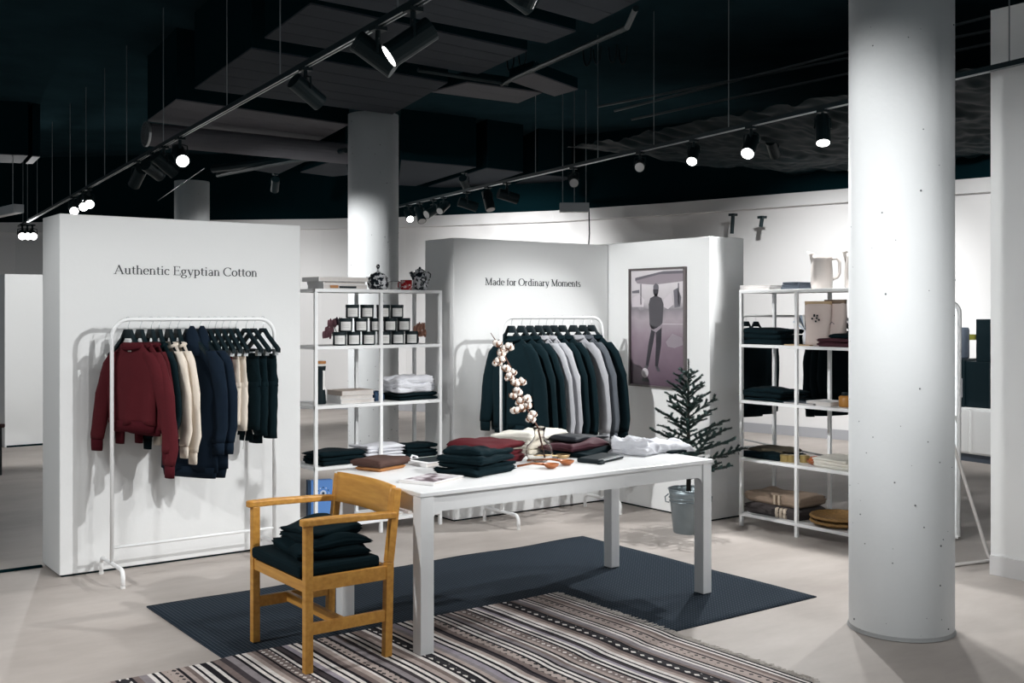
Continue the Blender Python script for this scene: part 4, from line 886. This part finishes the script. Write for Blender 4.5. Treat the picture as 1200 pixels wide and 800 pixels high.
# flowers at back of the shelf
def bouquet(p, m, label, dirs):
    t = thing('dried_flowers', label, 'flowers', p); rr = random.Random(int(p.x*100))
    MB().lathe([(0.022, 0), (0.026, 0.03), (0.018, 0.06), (0.014, 0.075)], 16).build('small_vase', black_plastic, t, smooth=True)
    for k, (dx, dz, mm) in enumerate(dirs):
        MB().tube([(0,0,0.05), (dx*0.5,0,dz*0.5+0.03), (dx,0,dz)], 0.003, 6).build('stem', stem_m, t)
        for q in range(12):
            a = q*2.399; r_ = 0.006+0.02*math.sqrt(q/12)
            MB().ball((dx+r_*math.cos(a)*1.2, r_*math.sin(a), dz+0.012-r_*0.5), 0.010, 0.008, 0.026+0.006*math.sin(q*1.7), n=6, m=5).build('petal', mm, t, smooth=True)
bouquet(s1(397, 400, Z1[1], 0.26), protea, 'dusky pink dried flowers behind the left end of the jar pyramid', [(-0.07, 0.10, protea), (-0.05, 0.15, protea), (-0.09, 0.07, protea), (0.0, 0.16, dark_leaf)])
bouquet(s1(487, 400, Z1[1], 0.28), protea_o, 'peach dried flowers behind the right end of the jar pyramid', [(0.05, 0.12, protea_o), (0.06, 0.07, protea_o), (0.02, 0.1, protea_o)])
# level 3
p = s1(375, 472, Z1[2], 0.14); t = thing('tall_bottle', 'tall black bottle with wooden stopper and white emblem label', 'bottle', p)
MB().lathe([(0.040, 0), (0.043, 0.01), (0.036, 0.09), (0.036, 0.22), (0.04, 0.25), (0.04, 0.262)], 20).build('bottle_body', black_plastic, t, smooth=True)
MB().lathe([(0.037, 0.262), (0.037, 0.278)], 20).build('neck_ring', label_white, t); MB().lathe([(0.042, 0.278), (0.042, 0.296)], 20).build('stopper', tan_leather, t)
vs = []
for k in range(9):
    a = -math.pi/2+0.1+1.2*k/8; vs += [(0.0372*math.cos(a), 0.0372*math.sin(a), 0.1), (0.0372*math.cos(a), 0.0372*math.sin(a), 0.235)]
o = MB().add(vs, [(2*k, 2*k+2, 2*k+3, 2*k+1) for k in range(8)]).build('label_band', label_white, t, smooth=True)
p = s1(411, 470, Z1[2], 0.15)
book(p, 0.27, 0.2, 0.028, 0.05, paper_white, 'white book at the bottom of the three-book stack beside the tall bottle', pages=paper_edge)
book(p+Vector((-0.005,0,0.0285)), 0.26, 0.2, 0.026, 0.02, paper_white, 'white book in the middle of the three-book stack beside the tall bottle')
book(p+Vector((0,0,0.055)), 0.26, 0.2, 0.034, 0.06, mat('beige_cover', (0.5, 0.42, 0.37), 0.7), 'beige book on top of the three-book stack beside the tall bottle')
folded('pouch', navy_board, s1(441, 470, Z1[2], 0.16), 0.08, 0.1, 0.07, 0, 'small dark blue pouch behind the shelf post next to the books', 'pouch', wob=0.006)
z = pile('folded_shirt', black_cloth, s1(479, 469, Z1[2], 0.15), 0.34, 0.26, 0.028, 2, 0.05, 'folded black shirt under the white ones beside the books', 'shirt', 'black folded shirts on the jar shelf', 0.005)
pile('folded_shirt', white_cloth, s1(477, 469, z, 0.15), 0.32, 0.26, 0.034, 3, 0.05, 'folded white shirt on top of the black ones beside the books', 'shirt', 'white folded shirts over the black ones', 0.012, crum=0.022)
# level 4
pile('folded_shirt', black_cloth, s1(390, 543, Z1[3], 0.15), 0.36, 0.27, 0.03, 3, 0.05, 'folded black shirt in the pile beside the white pile, above the blue box', 'shirt', 'black shirts above the blue box', 0.007)
pile('folded_shirt', white_cloth, s1(440, 541, Z1[3], 0.15), 0.32, 0.27, 0.022, 5, 0.05, 'folded white shirt in the pile between two black piles', 'shirt', 'white shirts between black piles', 0.006)
pile('folded_shirt', black_cloth, s1(483, 537, Z1[3], 0.17), 0.28, 0.27, 0.032, 3, 0.05, 'folded black shirt in the pile behind the brown garment', 'shirt', 'black shirts behind the table corner', 0.007)
# level 5
p = s1(376, 605, Z1[4], 0.14); t = thing('blue_box', 'blue upright box with a pale round ornament on the lowest shelf', 'box', p, -0.25)
B(-0.075, 0.075, -0.03, 0.03, 0, 0.29).build('box_body', blue_print, t, bevel=0.002); B(-0.095, -0.075, -0.032, 0.032, 0, 0.292).build('dark_side', navy_board, t)
orn = mat('pale_ornament', (0.55, 0.62, 0.75), 0.6)
for q in range(12):
    a = q*math.pi/6; B(-0.004, 0.004, -0.0308, -0.0301, -0.004, 0.004).build('ornament_dot', navy_board if q % 2 else orn, t, loc=(0.01+0.04*math.cos(a), 0, 0.20+0.04*math.sin(a)))
MB().tube([(0.01,-0.0312,0.20), (0.01,-0.0301,0.20)], 0.022, 18).build('ornament_disc', orn, t); MB().tube([(0.01,-0.0314,0.20), (0.01,-0.0305,0.20)], 0.010, 14).build('ornament_centre', navy_board, t)
bxthing('kraft_box', s1(385, 606, Z1[4], 0.05), 0.16, 0.07, 0.045, 0, kraft, 'small kraft carton in front of the blue box', 'box')
for i in range(3): book(s1(455+i*22, 606, Z1[4], 0.14), 0.13, 0.2, 0.016+0.006*i, 0.1*i, mat('pinkish_cover', (0.62, 0.52, 0.48), 0.6) if i == 1 else paper_white, ('white booklet', 'pinkish booklet', 'thick white booklet')[i]+' lying on the lowest shelf behind the armchair', 'booklet', 'booklets on the lowest shelf', cat='booklet')
# --- shelf 2 goods (front faces -X)
XS = 6.01
def s2(u, v, z, dx=0.14): p = ox(u, v, XS+dx); return Vector((XS+dx, p.y, z+0.0005))
HP = -math.pi/2; LMT = ('lowest', 'middle', 'topmost')
for i in range(3): book(s2(897, 330, Z1[0]+i*0.012, 0.17), 0.27, 0.24, 0.0115, HP+0.03*i, paper_white, LMT[i]+' white booklet in the thin stack at the end of the top shelf', 'booklet', 'white booklets on the jug shelf', cat='booklet')
for i in range(3): book(s2(934, 330, Z1[0]+i*0.017, 0.12), 0.15-0.012*i, 0.16, 0.016, HP+0.05*i, slate_m, LMT[i]+' slate blue notebook in the stack beside the cream jug', 'notebook', 'slate notebooks', pages=slate_m, cat='notebook')
def jug(p, label, rz=0):
    t = thing('jug', label, 'jug', p, rz)
    MB().lathe([(0.064, 0), (0.072, 0.008), (0.073, 0.12), (0.066, 0.20), (0.068, 0.232), (0.064, 0.232), (0.062, 0.20), (0.066, 0.02), (0.002, 0.02)], 32, cap=False).build('jug_body', cream_glaze, t, smooth=True)
    MB().rings([[(0.055, -0.03, 0.20), (0.07, 0, 0.17), (0.055, 0.03, 0.20), (0.05, 0, 0.21)], [(0.058, -0.03, 0.232), (0.085, 0, 0.238), (0.058, 0.03, 0.232), (0.05, 0, 0.23)], [(0.056, -0.026, 0.245), (0.098, 0, 0.258), (0.056, 0.026, 0.245), (0.05, 0, 0.236)]]).build('spout', cream_glaze, t, smooth=True)
    MB().tube([(-0.062,0,0.205), (-0.10,0,0.21), (-0.118,0,0.185), (-0.118,0,0.11), (-0.105,0,0.08), (-0.07,0,0.065)], 0.010, 8).build('handle', cream_glaze, t, smooth=True)
jug(s2(963, 329, Z1[0], 0.13), 'cream ceramic jug with handle beside the slate notebooks', math.pi/2+0.75)
jug(s2(1003, 328, Z1[0], 0.13), 'cream ceramic jug mostly hidden by the white column', math.pi/2+0.75)
zz = Z1[1]
pile('folded_jeans', black_cloth, s2(907, 401, zz, 0.16), 0.30, 0.36, 0.040, 3, 0.0, 'folded black jeans in the pile beside the canvas bags', 'jeans', 'black jeans on the jug shelf', 0.007)
tag(B(-0.04, 0.04, -0.11, 0.11, 0, 0.008).build('tan_card', kraft, loc=s2(938, 402, zz, 0.05)), 'tan card lying at the shelf edge before the canvas bags', 'card')
p = s2(946, 402, zz, 0.26); t = thing('fanned_cloth', 'blue and white striped cloth fanned out behind the canvas bag', 'cloth', p)
for q in range(9):
    a = D(35+q*14); MB().bar((0.0,0.002*q,0.10), (-0.01*q,0.14*math.cos(a),0.10+0.11*math.sin(a)), 0.022, 0.012).build('pleat', (pale_blue, label_white, slate_m)[q % 3], t)
MB().lathe([(0.03, 0), (0.035, 0.05), (0.02, 0.11)], 12).build('cloth_knot', white_cloth, t, smooth=True)
def canvas_bag(p, w_, h_, rz, label, m, top):
    t = thing('canvas_bag', label, 'bag', p, rz)
    rs = []
    for i in range(9):
        f = i/8; a = w_/2*(1-0.06*math.sin(f*6)); b_ = 0.05*(1-0.55*f)
        rs.append([(a*math.copysign(abs(math.cos(q))**0.5, math.cos(q)), b_*math.copysign(abs(math.sin(q))**0.6, math.sin(q))+0.006*noise.noise(Vector((q, f*3, w_*50))), h_*f) for q in [k*math.pi/10 for k in range(20)]])
    MB().rings(rs).build('bag_body', m, t, smooth=True)
    MB().rings([[(x*1.02, y*1.08, h_*0.93) for x, y, z in rs[-1]], [(x*1.04, y*1.1, h_*1.02) for x, y, z in rs[-1]]]).build('bag_top', top, t, smooth=True)
    return t
t = canvas_bag(s2(959, 402, zz, 0.10), 0.18, 0.30, HP+0.25, 'cream canvas bag with small black flower print', canvas_m, kraft)
for q in range(7):
    a = q*2.4; B(-0.006, 0.006, -0.002, 0.001, -0.006, 0.006).build('flower_print', black_plastic, t, loc=(0.0+0.028*math.cos(a)*(q/7+0.3), -0.047, 0.19+0.022*math.sin(a)))
t = canvas_bag(s2(979, 402, zz, 0.16), 0.17, 0.31, HP-0.05, 'pinkish paper bag with grey script beside the flower bag', canvas_m, mat('brown_fold', (0.2, 0.14, 0.1), 0.8))
MB().tube([(-0.04,-0.05,0.15), (-0.02,-0.05,0.17), (-0.01,-0.05,0.14), (0.01,-0.05,0.165), (0.03,-0.05,0.15)], 0.0025, 5).build('script_print', slate_m, t)
zz2 = pile('folded_sweatshirt', plum_cloth, s2(992, 405, zz, 0.10), 0.26, 0.30, 0.03, 2, 0.0, 'folded dark maroon sweatshirt beside the paper bag', 'sweatshirt', 'maroon sweatshirts on the jug shelf', 0.004)
folded('folded_shirt', black_cloth, s2(996, 405, zz2, 0.12), 0.2, 0.2, 0.025, 0, 'folded black shirt on top of the dark maroon sweatshirts', 'shirt', wob=0.004)
zz = Z1[2]
pile('folded_jeans', black_cloth, s2(909, 471, zz, 0.16), 0.30, 0.40, 0.030, 3, 0.0, 'folded black jeans in the pile on the shelf below the flower bag', 'jeans', 'black jeans below the canvas bags', 0.009)
book(s2(944, 474, zz, 0.08), 0.26, 0.16, 0.012, HP, slate_m, 'thin grey notebook lying in front of the black jeans', 'notebook', cat='notebook')
book(s2(970, 476, zz, 0.12), 0.2, 0.2, 0.03, HP, paper_white, 'pale paper stack beside the amber jar', 'paper_stack', cat='paper stack')
p = s2(990, 477, zz, 0.10); t = thing('amber_jar', 'amber glass jar with dark lid beside the paper stack', 'jar', p); MB().lathe([(0.036, 0), (0.04, 0.01), (0.04, 0.065), (0.032, 0.075)], 20).build('jar_body', amber, t, smooth=True); MB().lathe([(0.02, 0.075), (0.02, 0.095)], 16).build('lid', black_plastic, t)
zz = Z1[3]
folded('folded_blanket', black_cloth, s2(905, 538, zz, 0.17), 0.30, 0.38, 0.04, 0.0, 'folded black blanket beside the gold tins', 'blanket', wob=0.008)
folded('folded_blanket', dark_brown_m, s2(908, 538, zz+0.038, 0.2), 0.22, 0.33, 0.03, 0.0, 'folded olive brown cloth on the black blanket', 'cloth', wob=0.008)
for i, (u, dx) in enumerate(((920, 0.06), (928, 0.08), (943, 0.14))):
    t = thing('tin', 'small gold tin beside the orange dish', 'tin', s2(u, 541, zz, dx), 0, 'gold tins on the shelf'); MB().lathe([(0.032, 0), (0.034, 0.004), (0.034, 0.034)], 18).build('tin_base', gold_m, t); MB().lathe([(0.0355, 0.028), (0.0355, 0.046), (0.03, 0.05)], 18).build('tin_lid', gold_m, t)
p = s2(957, 544, zz, 0.10); t = thing('dish_of_baubles', 'round dish heaped with orange copper baubles', 'dish', p)
MB().lathe([(0.03, 0), (0.055, 0.012), (0.072, 0.035), (0.068, 0.035), (0.05, 0.016), (0.002, 0.006)], 24, cap=False).build('dish', spoon_wood, t, smooth=True)
for q in range(10):
    a = q*2.399; r_ = 0.042*math.sqrt(q/10); MB().ball((r_*math.cos(a), r_*math.sin(a), 0.034+0.012*(1-q/10)), 0.017).build('bauble', orange_m, t, smooth=True)
pile('folded_sweater', ivory_cloth, s2(987, 546, zz, 0.13), 0.26, 0.28, 0.026, 3, 0.0, 'folded ivory sweater beside the dish of baubles', 'sweater', 'ivory sweaters on the jug shelf', 0.006)
zz = Z1[4]
p = s2(920, 606, zz, 0.18)
t = thing('folded_blanket', 'dark brown wool blanket with three cream stripes under the light brown one', 'blanket', p)
rbox(0.30, 0.50, 0.085, 91, 0.006).build('blanket_body', blank_d, t, smooth=True)
for q in range(3):
    y = -0.05-0.035*q
    MB().rings([[(-0.155, y-0.009, 0.005), (-0.155, y+0.009, 0.005), (-0.13, y+0.009, 0.005), (-0.13, y-0.009, 0.005)], [(-0.161, y-0.009, 0.035), (-0.161, y+0.009, 0.035), (-0.13, y+0.009, 0.035), (-0.13, y-0.009, 0.035)], [(-0.155, y-0.009, 0.07), (-0.155, y+0.009, 0.07), (-0.13, y+0.009, 0.075), (-0.13, y-0.009, 0.075)]]).build('cream_stripe', stripe_cream, t, smooth=True)
t = thing('folded_blanket', 'light brown wool blanket lying on the striped dark one', 'blanket', p+Vector((0, 0, 0.083)))
rbox(0.29, 0.50, 0.085, 95, 0.008).build('blanket_body', blank_l, t, smooth=True)
for q in range(2): MB().rings([[(-0.152, -0.03-q*0.04-0.008, z_), (-0.152, -0.03-q*0.04+0.008, z_), (-0.12, -0.03-q*0.04+0.008, z_), (-0.12, -0.03-q*0.04-0.008, z_)] for z_ in (0.01, 0.04, 0.075)]).build('pale_stripe', mat('pale_wool', (0.42, 0.34, 0.26), 0.95), t)
for i in range(2):
    p = s2(985, 622, Z1[4]+i*0.032, 0.17); t = thing('wicker_tray', ('lower' if i == 0 else 'upper')+' round wicker tray of the nested pair on the lowest shelf', 'tray', p)
    for q in range(14):
        r_ = 0.015+q*0.0138; z_ = 0.010+0.022*max(0, (q-9)/4)
        MB().tube([(r_*math.cos(a), r_*math.sin(a), z_+0.0015*math.sin(a*24)) for a in [k*2*math.pi/40 for k in range(41)]], 0.0068 if q < 13 else 0.011, 6, cap=False).build('coil', basket_m, t, smooth=True)
# ------------------------------------------------------------------ framed photograph
t = thing('framed_photograph', 'framed photograph of a standing man with a ball above the fir tree', 'framed picture', (5.93, 6.12, 0.96))
W_, Hh = 0.62, 0.93
frame_m = mat('grey_brown_frame', (0.10, 0.085, 0.085), 0.4)
for a in ((-W_/2, W_/2, 0, 0.014), (-W_/2, W_/2, Hh-0.014, Hh)): B(-0.03, 0, a[0], a[1], a[2], a[3]).build('frame_bar', frame_m, t)
for y0 in (-W_/2, W_/2-0.014): B(-0.03, 0, y0, y0+0.014, 0.014, Hh-0.014).build('frame_bar', frame_m, t)
ph_m, nt, b, tc = nodes_of('photo_backdrop', 0.25)
sx = nt.nodes.new('ShaderNodeSeparateXYZ'); nt.links.new(tc.outputs['Object'], sx.inputs[0])
n1 = nt.nodes.new('ShaderNodeTexNoise'); n1.inputs['Scale'].default_value = 9; nt.links.new(tc.outputs['Object'], n1.inputs['Vector'])
ma = nt.nodes.new('ShaderNodeMath'); ma.operation = 'MULTIPLY_ADD'; nt.links.new(n1.outputs['Fac'], ma.inputs[0]); ma.inputs[1].default_value = 0.10; nt.links.new(sx.outputs['Z'], ma.inputs[2])
r1 = ramp(nt, [(0.06, (0.10, 0.065, 0.09)), (0.42, (0.24, 0.18, 0.22)), (0.58, (0.36, 0.31, 0.34)), (0.66, (0.22, 0.2, 0.22)), (0.72, (0.5, 0.46, 0.48)), (0.84, (0.62, 0.58, 0.6))])
nt.links.new(ma.outputs[0], r1.inputs['Fac']); nt.links.new(r1.outputs['Color'], b.inputs['Base Color'])
pr = B(-0.012, -0.002, -W_/2+0.014, W_/2-0.014, 0.014, Hh-0.014).build('print', ph_m, t)
def flat(poly, m, name, lv=1):
    # poly in (right, up) print coordinates 0..1; right = -Y
    ps = [(W_/2-0.014-a*(W_-0.028), 0.014+b2*(Hh-0.028)) for a, b2 in poly]; n = len(ps); x0 = -0.012-0.0006*lv
    MB().add([(x0, y, z) for y, z in ps]+[(-0.012, y, z) for y, z in ps], [tuple(range(n)), tuple(range(2*n-1, n-1, -1))]+[(i, n+i, n+(i+1) % n, (i+1) % n) for i in range(n)]).build(name, m, pr)
pk = mat('print_black', (0.025, 0.022, 0.03), 0.3); pg = mat('print_grey', (0.13, 0.12, 0.14), 0.3); pl_ = mat('print_light', (0.55, 0.5, 0.53), 0.3); pm = mat('print_mid', (0.28, 0.24, 0.27), 0.3); ps_ = mat('print_charcoal', (0.06, 0.055, 0.065), 0.3)
flat([(0.08,0.91),(0.55,0.96),(1.0,0.96),(1.0,0.895),(0.45,0.87),(0.12,0.885)], pm, 'print_canopy'); flat([(0.08,0.935),(0.62,0.985),(1.0,0.985),(1.0,0.96),(0.55,0.96),(0.08,0.91)], pg, 'print_canopy_edge')
for x_ in (0.18, 0.88): flat([(x_,0.88),(x_+0.02,0.88),(x_+0.02,0.7),(x_,0.7)], pg, 'print_post')
flat([(0.02,0.76),(0.16,0.79),(0.26,0.74),(0.24,0.68),(0.02,0.68)], pl_, 'print_vehicle'); flat([(0.62,0.74),(0.75,0.8),(0.8,0.7),(0.7,0.66),(0.62,0.68)], pl_, 'print_vehicle'); flat([(0.8,0.82),(0.88,0.84),(0.94,0.76),(0.92,0.68),(0.82,0.67)], pg, 'print_pump')
flat([(0.02,0.80),(0.16,0.80),(0.16,0.83),(0.02,0.82)], pg, 'print_sign'); flat([(0.66,0.38),(0.78,0.45),(0.95,0.42),(0.98,0.36),(0.82,0.33),(0.7,0.34)], pm, 'print_puddle'); flat([(0.58,0.535),(1.0,0.535),(1.0,0.53),(0.58,0.53)], pl_, 'print_line')
flat([(0.36,0.53),(0.34,0.70),(0.37,0.755),(0.47,0.78),(0.58,0.755),(0.62,0.70),(0.60,0.55),(0.58,0.51),(0.40,0.505)], ps_, 'print_jacket', 2)
flat(A_(0.475,0.82,0.05,0.05,0,360,14)[:-1], pk, 'print_head', 3); flat([(0.43,0.83),(0.43,0.86),(0.475,0.885),(0.525,0.865),(0.53,0.83)], pg, 'print_cap', 4); flat([(0.455,0.77),(0.455,0.79),(0.505,0.79),(0.505,0.77)], pk, 'print_neck', 3)
flat([(0.36,0.53),(0.35,0.50),(0.44,0.485),(0.50,0.50),(0.56,0.52),(0.60,0.54),(0.58,0.50),(0.48,0.46),(0.40,0.48)], pm, 'print_hands', 3)
flat([(0.40,0.51),(0.33,0.34),(0.285,0.17),(0.335,0.165),(0.42,0.36),(0.47,0.48),(0.47,0.51)], pk, 'print_leg', 2); flat([(0.47,0.51),(0.48,0.35),(0.46,0.17),(0.515,0.165),(0.575,0.36),(0.585,0.51)], pk, 'print_leg', 2)
flat([(0.27,0.17),(0.25,0.145),(0.30,0.135),(0.34,0.165)], ps_, 'print_shoe', 2); flat([(0.455,0.17),(0.51,0.12),(0.56,0.125),(0.52,0.17)], ps_, 'print_shoe', 2)
flat(A_(0.27,0.105,0.065,0.042,0,360,16)[:-1], pl_, 'print_ball', 3); flat([(0.21,0.03),(0.36,0.03),(0.33,0.06),(0.22,0.06)], pk, 'print_shadow', 1)
# ------------------------------------------------------------------ fir tree
fx, fy = 5.535, 5.41
t = thing('bucket_planter', 'galvanised zinc bucket holding the small fir tree', 'bucket', (fx, fy, 0))
MB().lathe([(0.103, 0), (0.106, 0.006), (0.134, 0.27), (0.142, 0.305), (0.138, 0.305), (0.130, 0.27), (0.1, 0.012), (0.002, 0.012)], 36, cap=False).build('bucket_body', zinc, t, smooth=True)
for z_, r_ in ((0.305, 0.141), (0.245, 0.134), (0.22, 0.1315)): MB().tube([(r_*math.cos(a), r_*math.sin(a), z_) for a in [k*2*math.pi/36 for k in range(37)]], 0.0045, 6, cap=False).build('rib_ring', zinc, t, smooth=True)
for s in (-1, 1): MB().tube([rv*s*0.14+Vector((0,0,0.27)), rv*s*0.165+Vector((0,0,0.25)), rv*s*0.16+Vector((0,0,0.215)), rv*s*0.135+Vector((0,0,0.21))], 0.005, 6).build('handle_loop', zinc, t, smooth=True)
MB().lathe([(0.125, 0.24), (0.1, 0.26), (0.002, 0.265)], 20, cap=False).build('soil', soil_m, t)
t = thing('fir_tree', 'small dark green fir tree growing in the zinc bucket', 'tree', (fx, fy, 0.25)); TB = 0.25
MB().tube([(0,0,-0.02), (0.004,0,0.3), (0,0.005,0.6), (0,0,0.955)], [0.018, 0.014, 0.010, 0.004], 10).build('trunk', bark_m, t, smooth=True)
fr = random.Random(11)
def needles(mb, a, b_, dens, nl):
    d = (b_-a); L_ = d.length; d.normalize(); u = d.orthogonal().normalized(); v = d.cross(u)
    mb.tube([a, b_], [0.0045, 0.003], 5, mi=1)
    for k in range(int(L_*dens)):
        f = k/(L_*dens); an = fr.uniform(0, 6.283); r_ = (u*math.cos(an)+v*math.sin(an)); p = a+d*L_*f; e = p+(r_*0.85+d*0.75).normalized()*nl*fr.uniform(0.7, 1.15); s = d.cross(r_)*0.0030
        mb.add([p-s, p+s, e], [(0, 1, 2)])
nb = 44
for k in range(nb):
    f = (k+0.5)/nb; z_ = 0.11+0.74*f; ln = (0.385*(1-f)**0.9+0.06)*fr.uniform(0.78, 1.08); an = k*2.399+fr.uniform(-0.2, 0.2); up = 0.30+0.55*f+fr.uniform(-0.06, 0.06)
    if f < 0.06: ln *= 0.8
    d = Vector((math.cos(an), math.sin(an), up)).normalized(); a = Vector((0, 0, z_)); e = a+d*ln+Vector((0, 0, -0.02*(1-f)))
    mb = MB(); needles(mb, a, e, 1700, 0.019); side = d.cross(Vector((0,0,1))).normalized()
    for q in range(max(3, int(ln*24))):
        g = 0.3+0.65*q/max(1, max(3, int(ln*24))-1); s = 1 if q % 2 else -1; p = a+(e-a)*g
        needles(mb, p, p+(d*0.75+side*s*0.75+Vector((0,0,fr.uniform(-0.15, 0.25)))).normalized()*(0.035+0.12*ln*(1.15-g))*1.35, 1700, 0.018)
    mb.build('branch', [fir_m, bark_m], t)
mb = MB(); needles(mb, Vector((0,0,0.55)), Vector((0,0,0.965)), 1500, 0.017); mb.build('leader_shoot', [fir_m, bark_m], t)
# ------------------------------------------------------------------ far rack behind the jug shelf, mirror, bench
fa, fb = Vector((*at_depth(868, 11.6), 0)), Vector((*at_depth(996, 9.9), 0)); fl = (fb-fa).length; fang = math.atan2(fb.y-fa.y, fb.x-fa.x)
t = rack(0, fl, 0, 'white clothes rack with black coats behind the jug shelf'); t.location = fa; t.rotation_euler = (0, 0, fang)
def far(f): return fa+(fb-fa)*f
for i, (f, hem, lb) in enumerate(((0.06,-1.02,'black coat hanging behind the black jeans of the jug shelf'),(0.16,-0.98,'black coat next to the rack post, seen through the shelf'),(0.84,-0.88,'long black coat behind the bags'),(0.90,-0.76,'black coat behind the maroon sweatshirts'),(0.96,-0.72,'black coat beside the column, seen through the shelf'))):
    q = far(f); hanger('top', q.x, q.y, fang+HP+math.pi, 'black wooden hanger carrying the '+lb, 'hangers on the far rack')
    sweater(black_cloth, black_cloth, q.x, q.y, fang+HP+math.pi, lb, 'coats on the far rack', hw=0.22, hem=hem, cuffs=(hem-0.05, hem-0.02), th=0.06, seed=80+i, name='coat', cat='coat', tagw=False, spread=0.0)
# mirror: white tube frame leaning, on a tubular stand
mp_ = oz(1126, 655); t = thing('standing_mirror', 'white framed floor mirror leaning beside the end wall', 'mirror', (6.62, 4.05, 0), D(-56))
mw, mh = 0.44, 1.62
lean = 0.16
def mf(x, z, o_=0): return (x, lean*z/mh+o_, z)
pts = [mf(0,0.03)]+[mf(0,mh-0.08)]+[mf(0.08-0.08*math.cos(a), mh-0.08+0.08*math.sin(a)) for a in [k*math.pi/12 for k in range(1,7)]]+[mf(mw-0.08+0.08*math.sin(a), mh-0.08+0.08*math.cos(a)) for a in [k*math.pi/12 for k in range(0,7)]]+[mf(mw,0.03)]
t.location = (0,0,0); t.rotation_euler = (0,0,0)
q0 = oz(1123, 634); base = Vector((q0.x, q0.y, 0))
t.location = base; t.rotation_euler = (0,0,D(-62))
MB().tube([(p[0]-mw, p[1], p[2]) for p in pts], 0.014, 8).build('frame_tube', steel_white, t, smooth=True)
MB().add([(-mw+0.012, 0.006, 0.04), (-0.012, 0.006, 0.04), mf(-0.012, mh-0.02, 0.002), mf(-mw+0.012, mh-0.02, 0.002)], [(0,1,2,3)]).build('mirror_glass', mirror_m, t)
MB().tube([(-mw,0,0.03), (0,0,0.03)], 0.014, 8).build('bottom_bar', steel_white, t)
for x_ in (-mw+0.05, -0.05): MB().tube([(x_,0.13,1.25), (x_,0.5,0.0)], 0.012, 8).build('prop_leg', rail_metal, t)
# tubular stand
a = oz(1118, 664); b2 = oz(1160, 659); t = thing('tube_stand', 'thin white tubular stand on the floor beside the end wall', 'stand', a)
d = b2-a; top1 = Vector((d.x*0.75, d.y*0.75+0.25, 0.90))
MB().tube([(0,0,0.012), d+Vector((0,0,0.012)), d+Vector((0.01,0.02,0.05)), top1, top1-d.normalized()*0.26], 0.011, 8).build('tube_frame', mat('beige_tube', (0.55, 0.52, 0.50), 0.4), t, smooth=True)
# low bench with black appliances
bd = at_depth(1138, 11.15); ang = -math.atan2(0.2, 1)
t = thing('low_cabinet', 'white low cabinet carrying the black machines at the back wall', 'cabinet', (bd[0]+0.3, bd[1], 0), D(-6))
B(-0.25, 0.25, -0.9, 0.9, 0.08, 0.55).build('cabinet_body', white_wall, t, bevel=0.004); B(-0.23, 0.25, -0.88, 0.88, 0, 0.08).build('kick_plate', slate_m, t)
for y_ in (-0.45, 0.45): B(-0.262, -0.251, y_-0.43, y_+0.43, 0.1, 0.53).build('cabinet_door', white_wall, t)
def onb(u, dx=0.1): q = ox(u, 400, bd[0]+0.3+dx); return q
t = thing('coffee_machine', 'black machine with dark glass tank on the low white cabinet', 'machine', (onb(1133).x-0.1, onb(1131).y, 0.551), D(-90))
B(-0.22, 0.14, -0.15, 0.2, 0, 0.5).build('machine_body', black_plastic, t, bevel=0.01); MB().lathe([(0.09, 0.5), (0.095, 0.52), (0.095, 0.8), (0.085, 0.83)], 20).build('tank', slate_m, t, smooth=True); B(-0.02, 0.12, -0.156, -0.15, 0.1, 0.3).build('paper_sheet', mat('grey_print', (0.3, 0.3, 0.32), 0.6), t)
t = thing('speaker_cabinet', 'tall black box beside the machine on the low white cabinet', 'box', (onb(1156).x-0.1, onb(1158).y, 0.551), D(-90))
B(-0.16, 0.14, -0.12, 0.2, 0, 0.48).build('box_body', black_plastic, t, bevel=0.006); B(-0.02, 0.14, -0.1, 0.1, 0.48, 0.92).build('screen_back', black_plastic, t, bevel=0.006); B(-0.14, 0.02, -0.02, 0.03, 0.7, 0.76).build('yellow_arm', olive_led, t)
# dark chair at the far left
q = oz(-24, 556); t = thing('dark_chair', 'dark wooden chair standing by the low far display wall', 'chair', (q.x-0.1, q.y, 0), D(15))
dk = mat('dark_stained_wood', (0.012, 0.016, 0.02), 0.5)
for x_ in (-0.2, 0.2):
    MB().bar((x_,-0.2,0), (x_,-0.2,0.45), 0.035, 0.035).build('leg', dk, t); MB().bar((x_,0.2,0), (x_,0.24,0.82), 0.035, 0.035).build('leg', dk, t); MB().bar((x_,-0.2,0.2), (x_,0.2,0.2), 0.02, 0.03).build('stretcher', dk, t)
B(-0.24, 0.24, -0.24, 0.24, 0.45, 0.49).build('seat', mat('brown_seat', (0.05, 0.02, 0.02), 0.6), t, bevel=0.01); B(-0.24, 0.24, 0.215, 0.24, 0.68, 0.82).build('backrest', dk, t, bevel=0.005)
